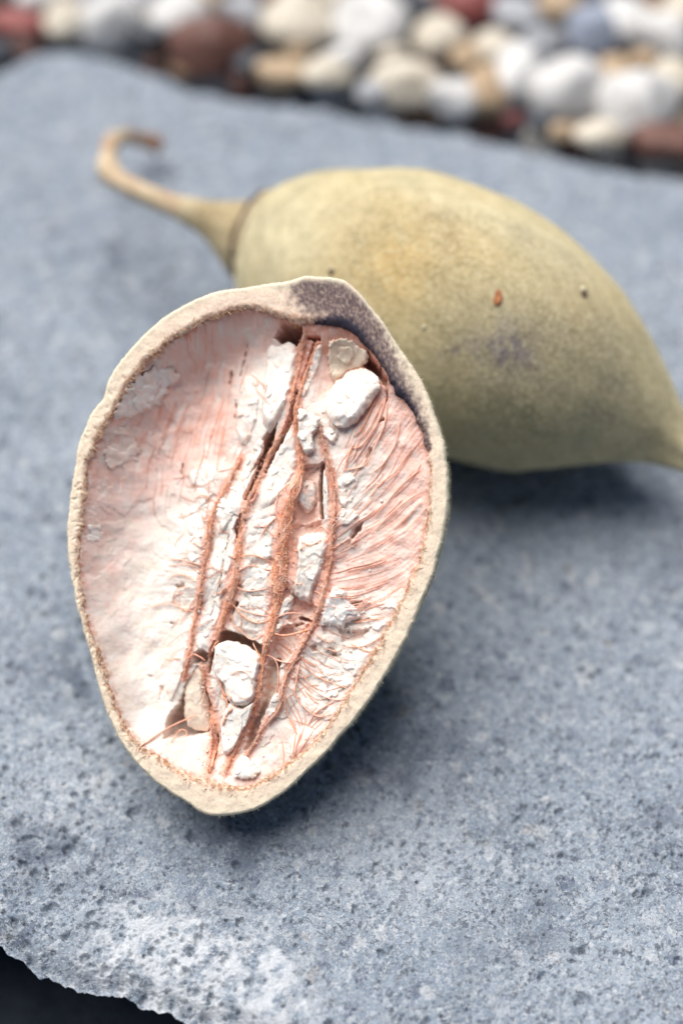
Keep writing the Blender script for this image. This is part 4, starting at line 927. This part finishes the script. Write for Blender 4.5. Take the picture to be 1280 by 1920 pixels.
# crumbs of dry pulp scattered over the strands, the chunks and the rind
gg = np.random.default_rng(77); fv = []; ft = []; cnt = 0; cc_ = []
cv = np.array([[1, 0, 0], [-1, 0, 0], [0, 1, 0], [0, -1, 0], [0, 0, 1], [0, 0, -1], [.6, .6, .5], [-.6, -.6, .5]], float)
cf = np.array([[0, 2, 4], [2, 1, 4], [1, 3, 4], [3, 0, 4], [2, 0, 5], [1, 2, 5], [3, 1, 5], [0, 3, 5]])
for k in range(900):
    if k < 620:
        pts = np.array(STRANDS[int(gg.integers(0, 5))][0], float); i = int(gg.integers(0, len(pts) - 1)); t = gg.random()
        x0, y0 = pts[i] * (1 - t) + pts[i + 1] * t + gg.normal(size=2) * 11
    else:
        x0, y0 = gg.uniform(350, 720), gg.uniform(760, 1430)
    if poly_sd(np.array([x0]), np.array([y0]), inner_px)[0] < 6: continue
    w0 = float(max(wsurf(x0, y0), -200)) + 2.5
    for poly, lf, th_, kw in CH:
        if poly_sd(np.array([x0]), np.array([y0]), poly)[0] > 0: w0 = max(w0, float(WB(np.array([x0]), np.array([y0]))[0]) + lf)
    sz = gg.uniform(.8, 2.2) * (2.0 if gg.random() < .08 else 1.0)
    R = np.linalg.qr(gg.normal(size=(3, 3)))[0]
    v_ = P(np.array([x0]), np.array([y0]), np.array([w0]))[0] + (cv * gg.uniform(.5, 1.3, 3) * sz * SPX) @ R
    fv.append(v_); ft.append(cf + cnt); cnt += len(v_); cc_.append(np.broadcast_to(A(.84, .79, .74) if gg.random() < .75 else A(.82, .58, .48), v_.shape))
tag(mesh('pulp_crumbs', np.vstack(fv), np.vstack(ft), MAT_CHUNK, half, base=hb, colors={'pigment': np.vstack(cc_)}), kind='stuff')

# ------------------------------------------------------------------ gravel behind the slab
def pebble_mesh(seed, flat=0.75):
    g = np.random.default_rng(seed); nlat, nlon = 16, 24
    la = np.linspace(-math.pi / 2, math.pi / 2, nlat)[:, None]; lo_ = np.linspace(0, 2 * math.pi, nlon, endpoint=False)[None]
    d = np.stack([np.cos(la) * np.cos(lo_), np.cos(la) * np.sin(lo_), np.sin(la) + 0 * lo_], -1)
    pl = g.normal(size=(9, 3)); pl /= np.linalg.norm(pl, axis=1)[:, None]; off = g.uniform(.62, 1.0, 9)
    r = np.ones(d.shape[:2])
    for k in range(9):
        c_ = d @ pl[k]; lim = np.where(c_ > 0.05, off[k] / np.maximum(c_, .05), 9); r = -np.log(np.exp(-9 * r) + np.exp(-9 * lim)) / 9
    r = r * (1 + .10 * noise3(d * 1.3 + seed, seed) + .05 * noise3(d * 3.2 + seed, seed + 3))
    return d * r[..., None] * A(1, 1, flat), grid_faces(nlat, nlon, True)
GZ = -0.022
PEB = [  # px, py, half-width px, half-height px, colour, label
    (30, 48, 46, 36, 'red', 'dark red pebble at the far left of the gravel'),
    (-6, 92, 26, 20, 'dark', 'small dark pebble cut off by the left picture edge beside the slab'),
    (122, 40, 38, 38, 'cream', 'pinkish cream pebble right of the dark red pebble on the left'),
    (208, 46, 50, 56, 'white', 'tall white pebble standing against the slab, leftmost white one'),
    (262, 4, 30, 24, 'grey', 'small grey pebble at the top edge above the dark gap on the left'),
    (336, 30, 48, 46, 'white', 'white pebble left of the big brown stone'),
    (398, 84, 66, 56, 'brown', 'big dark brown stone touching the slab left of centre'),
    (456, 26, 38, 40, 'grey', 'pale grey pebble above and right of the big brown stone'),
    (556, 44, 62, 58, 'cream', 'large cream pebble right of the pale grey one'),
    (528, 138, 46, 32, 'tan', 'flat beige pebble against the slab below the large cream one'),
    (606, 138, 42, 34, 'cream', 'small cream pebble against the slab right of the flat beige one'),
    (692, 48, 66, 60, 'white', 'large chalky white stone at the centre of the gravel'),
    (646, 116, 34, 30, 'white', 'small white pebble under the large chalky white stone'),
    (762, 158, 62, 42, 'cream', 'wide cream pebble against the slab at the centre'),
    (822, 72, 42, 42, 'cream', 'round cream pebble below the red stone'),
    (876, 12, 56, 34, 'red', 'wide dark red stone at the top edge right of centre'),
    (852, 182, 42, 38, 'white', 'round white pebble against the slab right of the wide cream one'),
    (912, 168, 38, 46, 'tan', 'upright tan pebble between two white ones against the slab'),
    (966, 34, 40, 46, 'grey', 'grey pebble at the top edge right of the red stone'),
    (966, 142, 42, 66, 'white', 'narrow tall white pebble right of the upright tan one'),
    (1046, 8, 38, 30, 'tan', 'tan pebble at the top edge right of the grey one'),
    (1066, 176, 62, 66, 'white', 'big round white pebble against the slab on the right'),
    (1110, 62, 44, 50, 'blue', 'blue grey pebble above the big round white one'),
    (1168, 44, 46, 48, 'white', 'white pebble right of the blue grey one'),
    (1196, 196, 66, 66, 'white', 'big white pebble nearest the brown stone at the right edge'),
    (1238, 70, 50, 54, 'white', 'white pebble near the top right corner'),
    (1262, 150, 40, 40, 'cream', 'cream pebble at the right picture edge'),
    (1248, 268, 62, 40, 'brown', 'reddish brown stone against the slab at the right edge'),
    (1118, 252, 42, 30, 'cream', 'low cream pebble between the slab and the big white ones'),
    (1152, 134, 30, 30, 'tan', 'small tan pebble between the two big white ones'),
    (964, 226, 18, 14, 'red', 'tiny red pebble at the foot of the narrow tall white one'),
    (1056, 246, 28, 16, 'tan', 'tiny orange tan pebble under the big round white one'),
    (922, 92, 34, 34, 'cream', 'small cream pebble above the upright tan one'),
    (1016, 88, 34, 40, 'grey', 'small grey pebble left of the blue grey one'),
    (780, 12, 38, 30, 'dark', 'dark stone added for the shaded gap at the top edge left of the red stone'),  # dark stone added in place of the shade in a gap
    (1012, 226, 22, 24, 'dark', 'small dark stone added for the shaded gap by the slab left of the big round white one'),  # added stone, its dark colour stands for the shaded gap
    (276, 66, 30, 26, 'dark', 'dark stone added for the shaded gap between the tall white one and the big brown stone'),  # no stone of its own: dark filler giving the gap its shade
    (466, 120, 24, 26, 'dark', 'small dark pebble at the right foot of the big brown stone'),
    (694, 172, 26, 20, 'grey', 'small grey pebble against the slab left of the wide cream one'),
    (620, 4, 26, 24, 'cream', 'small cream pebble at the top edge left of the chalky white stone'),
    (500, 2, 20, 22, 'brown', 'small brown pebble at the top edge left of the large cream one'),
    (70, -6, 34, 28, 'white', 'white pebble at the top edge over the dark red one'),
    (170, -4, 30, 26, 'grey', 'grey pebble at the top edge over the tall white one'),
    (392, -6, 30, 26, 'tan', 'tan pebble at the top edge over the big brown stone'),
    (1290, 20, 44, 46, 'cream', 'cream pebble cut off by the top right corner'),
    (1106, -2, 26, 22, 'dark', 'small dark pebble at the top edge over the blue grey one'),
    (1204, 112, 24, 22, 'tan', 'small tan pebble below the white one near the top right corner'),
    (872, 108, 26, 26, 'tan', 'small tan pebble right of the round cream one'),
    (738, 108, 26, 22, 'cream', 'small cream pebble between the chalky white stone and the wide cream one'),
    (560, 96, 20, 16, 'tan', 'tiny tan pebble under the large cream one'),
]
protos = [pebble_mesh(700 + i) for i in range(9)]
for i, (px, py, rx, ry, colr, lab) in enumerate(PEB):
    zc = -0.002 if py > 110 else -0.006
    p = at_z(A(px), A(py), A(zc))[0]; d = depth_of(p); s = KPX * d
    # keep clear of the slab's edge
    yb = np.interp(p[0], cols, by) + 0.004 + ry * s * 0.40
    if p[1] < yb: p[1] = yb
    v_, f_ = protos[i % 9]
    me_o = mesh('pebble', 1.30 * v_ * A(rx * s, ry * s * 1.05, ry * s * 0.95) @ np.array([[1, 0, 0], [0, 1, 0], [0, 0, 1]]), f_, PM[colr])
    me_o.location = p
    tag(me_o, lab, 'pebble', 'pebbles in the gravel behind the slab')
# finer gravel filling the bed
gg = np.random.default_rng(33); fv = []; ft = []; fc_ = []; cnt = 0
small = pebble_mesh(800); sv = small[0][::3, ::4].reshape(-1, 3)
nl = small[0][::3, ::4].shape[:2]
sf = grid_faces(nl[0], nl[1], True)
cells = []
for ix in np.arange(-0.55, 0.56, 0.026):
    for iy in np.arange(0.0, 0.55, 0.026):
        x = ix + gg.normal() * .006; yb = np.interp(x, cols, by); y = yb + 0.022 + iy + gg.normal() * .006
        for lay in (0, 1):
            if lay and (iy < 0.30 and abs(x) < 0.26): continue
            r = gg.uniform(.010, .017); R = np.linalg.qr(gg.normal(size=(3, 3)))[0]
            v_ = (sv * A(1, 1, .8)) @ R * r + A(x, y, -0.021 + 0.012 * lay + gg.normal() * .003)
            fv.append(v_); ft.append(sf + cnt); cnt += len(v_)
            pal = [(.55, .53, .5), (.5, .42, .3), (.33, .2, .12), (.12, .05, .04), (.22, .25, .3), (.05, .055, .07)]
            cc = np.array(pal[int(gg.choice(6, p=[.26, .26, .16, .10, .14, .08]))]); fc_.append(np.broadcast_to(cc * gg.uniform(.8, 1.1), v_.shape))
m = NT('mixed_gravel'); m.set(Roughness=0.7)
m.color(m.mix(m.ramp(m.noise(220, 5), [(0.3, 0.4), (0.6, 0.0)]), m.attr('stone', 'Color'), (0.12, 0.1, 0.09)))
tag(mesh('gravel', np.vstack(fv), np.vstack(ft), m.m, colors={'stone': np.vstack(fc_)}), 'finer mixed gravel under and between the pebbles behind the slab', 'gravel', kind='stuff')
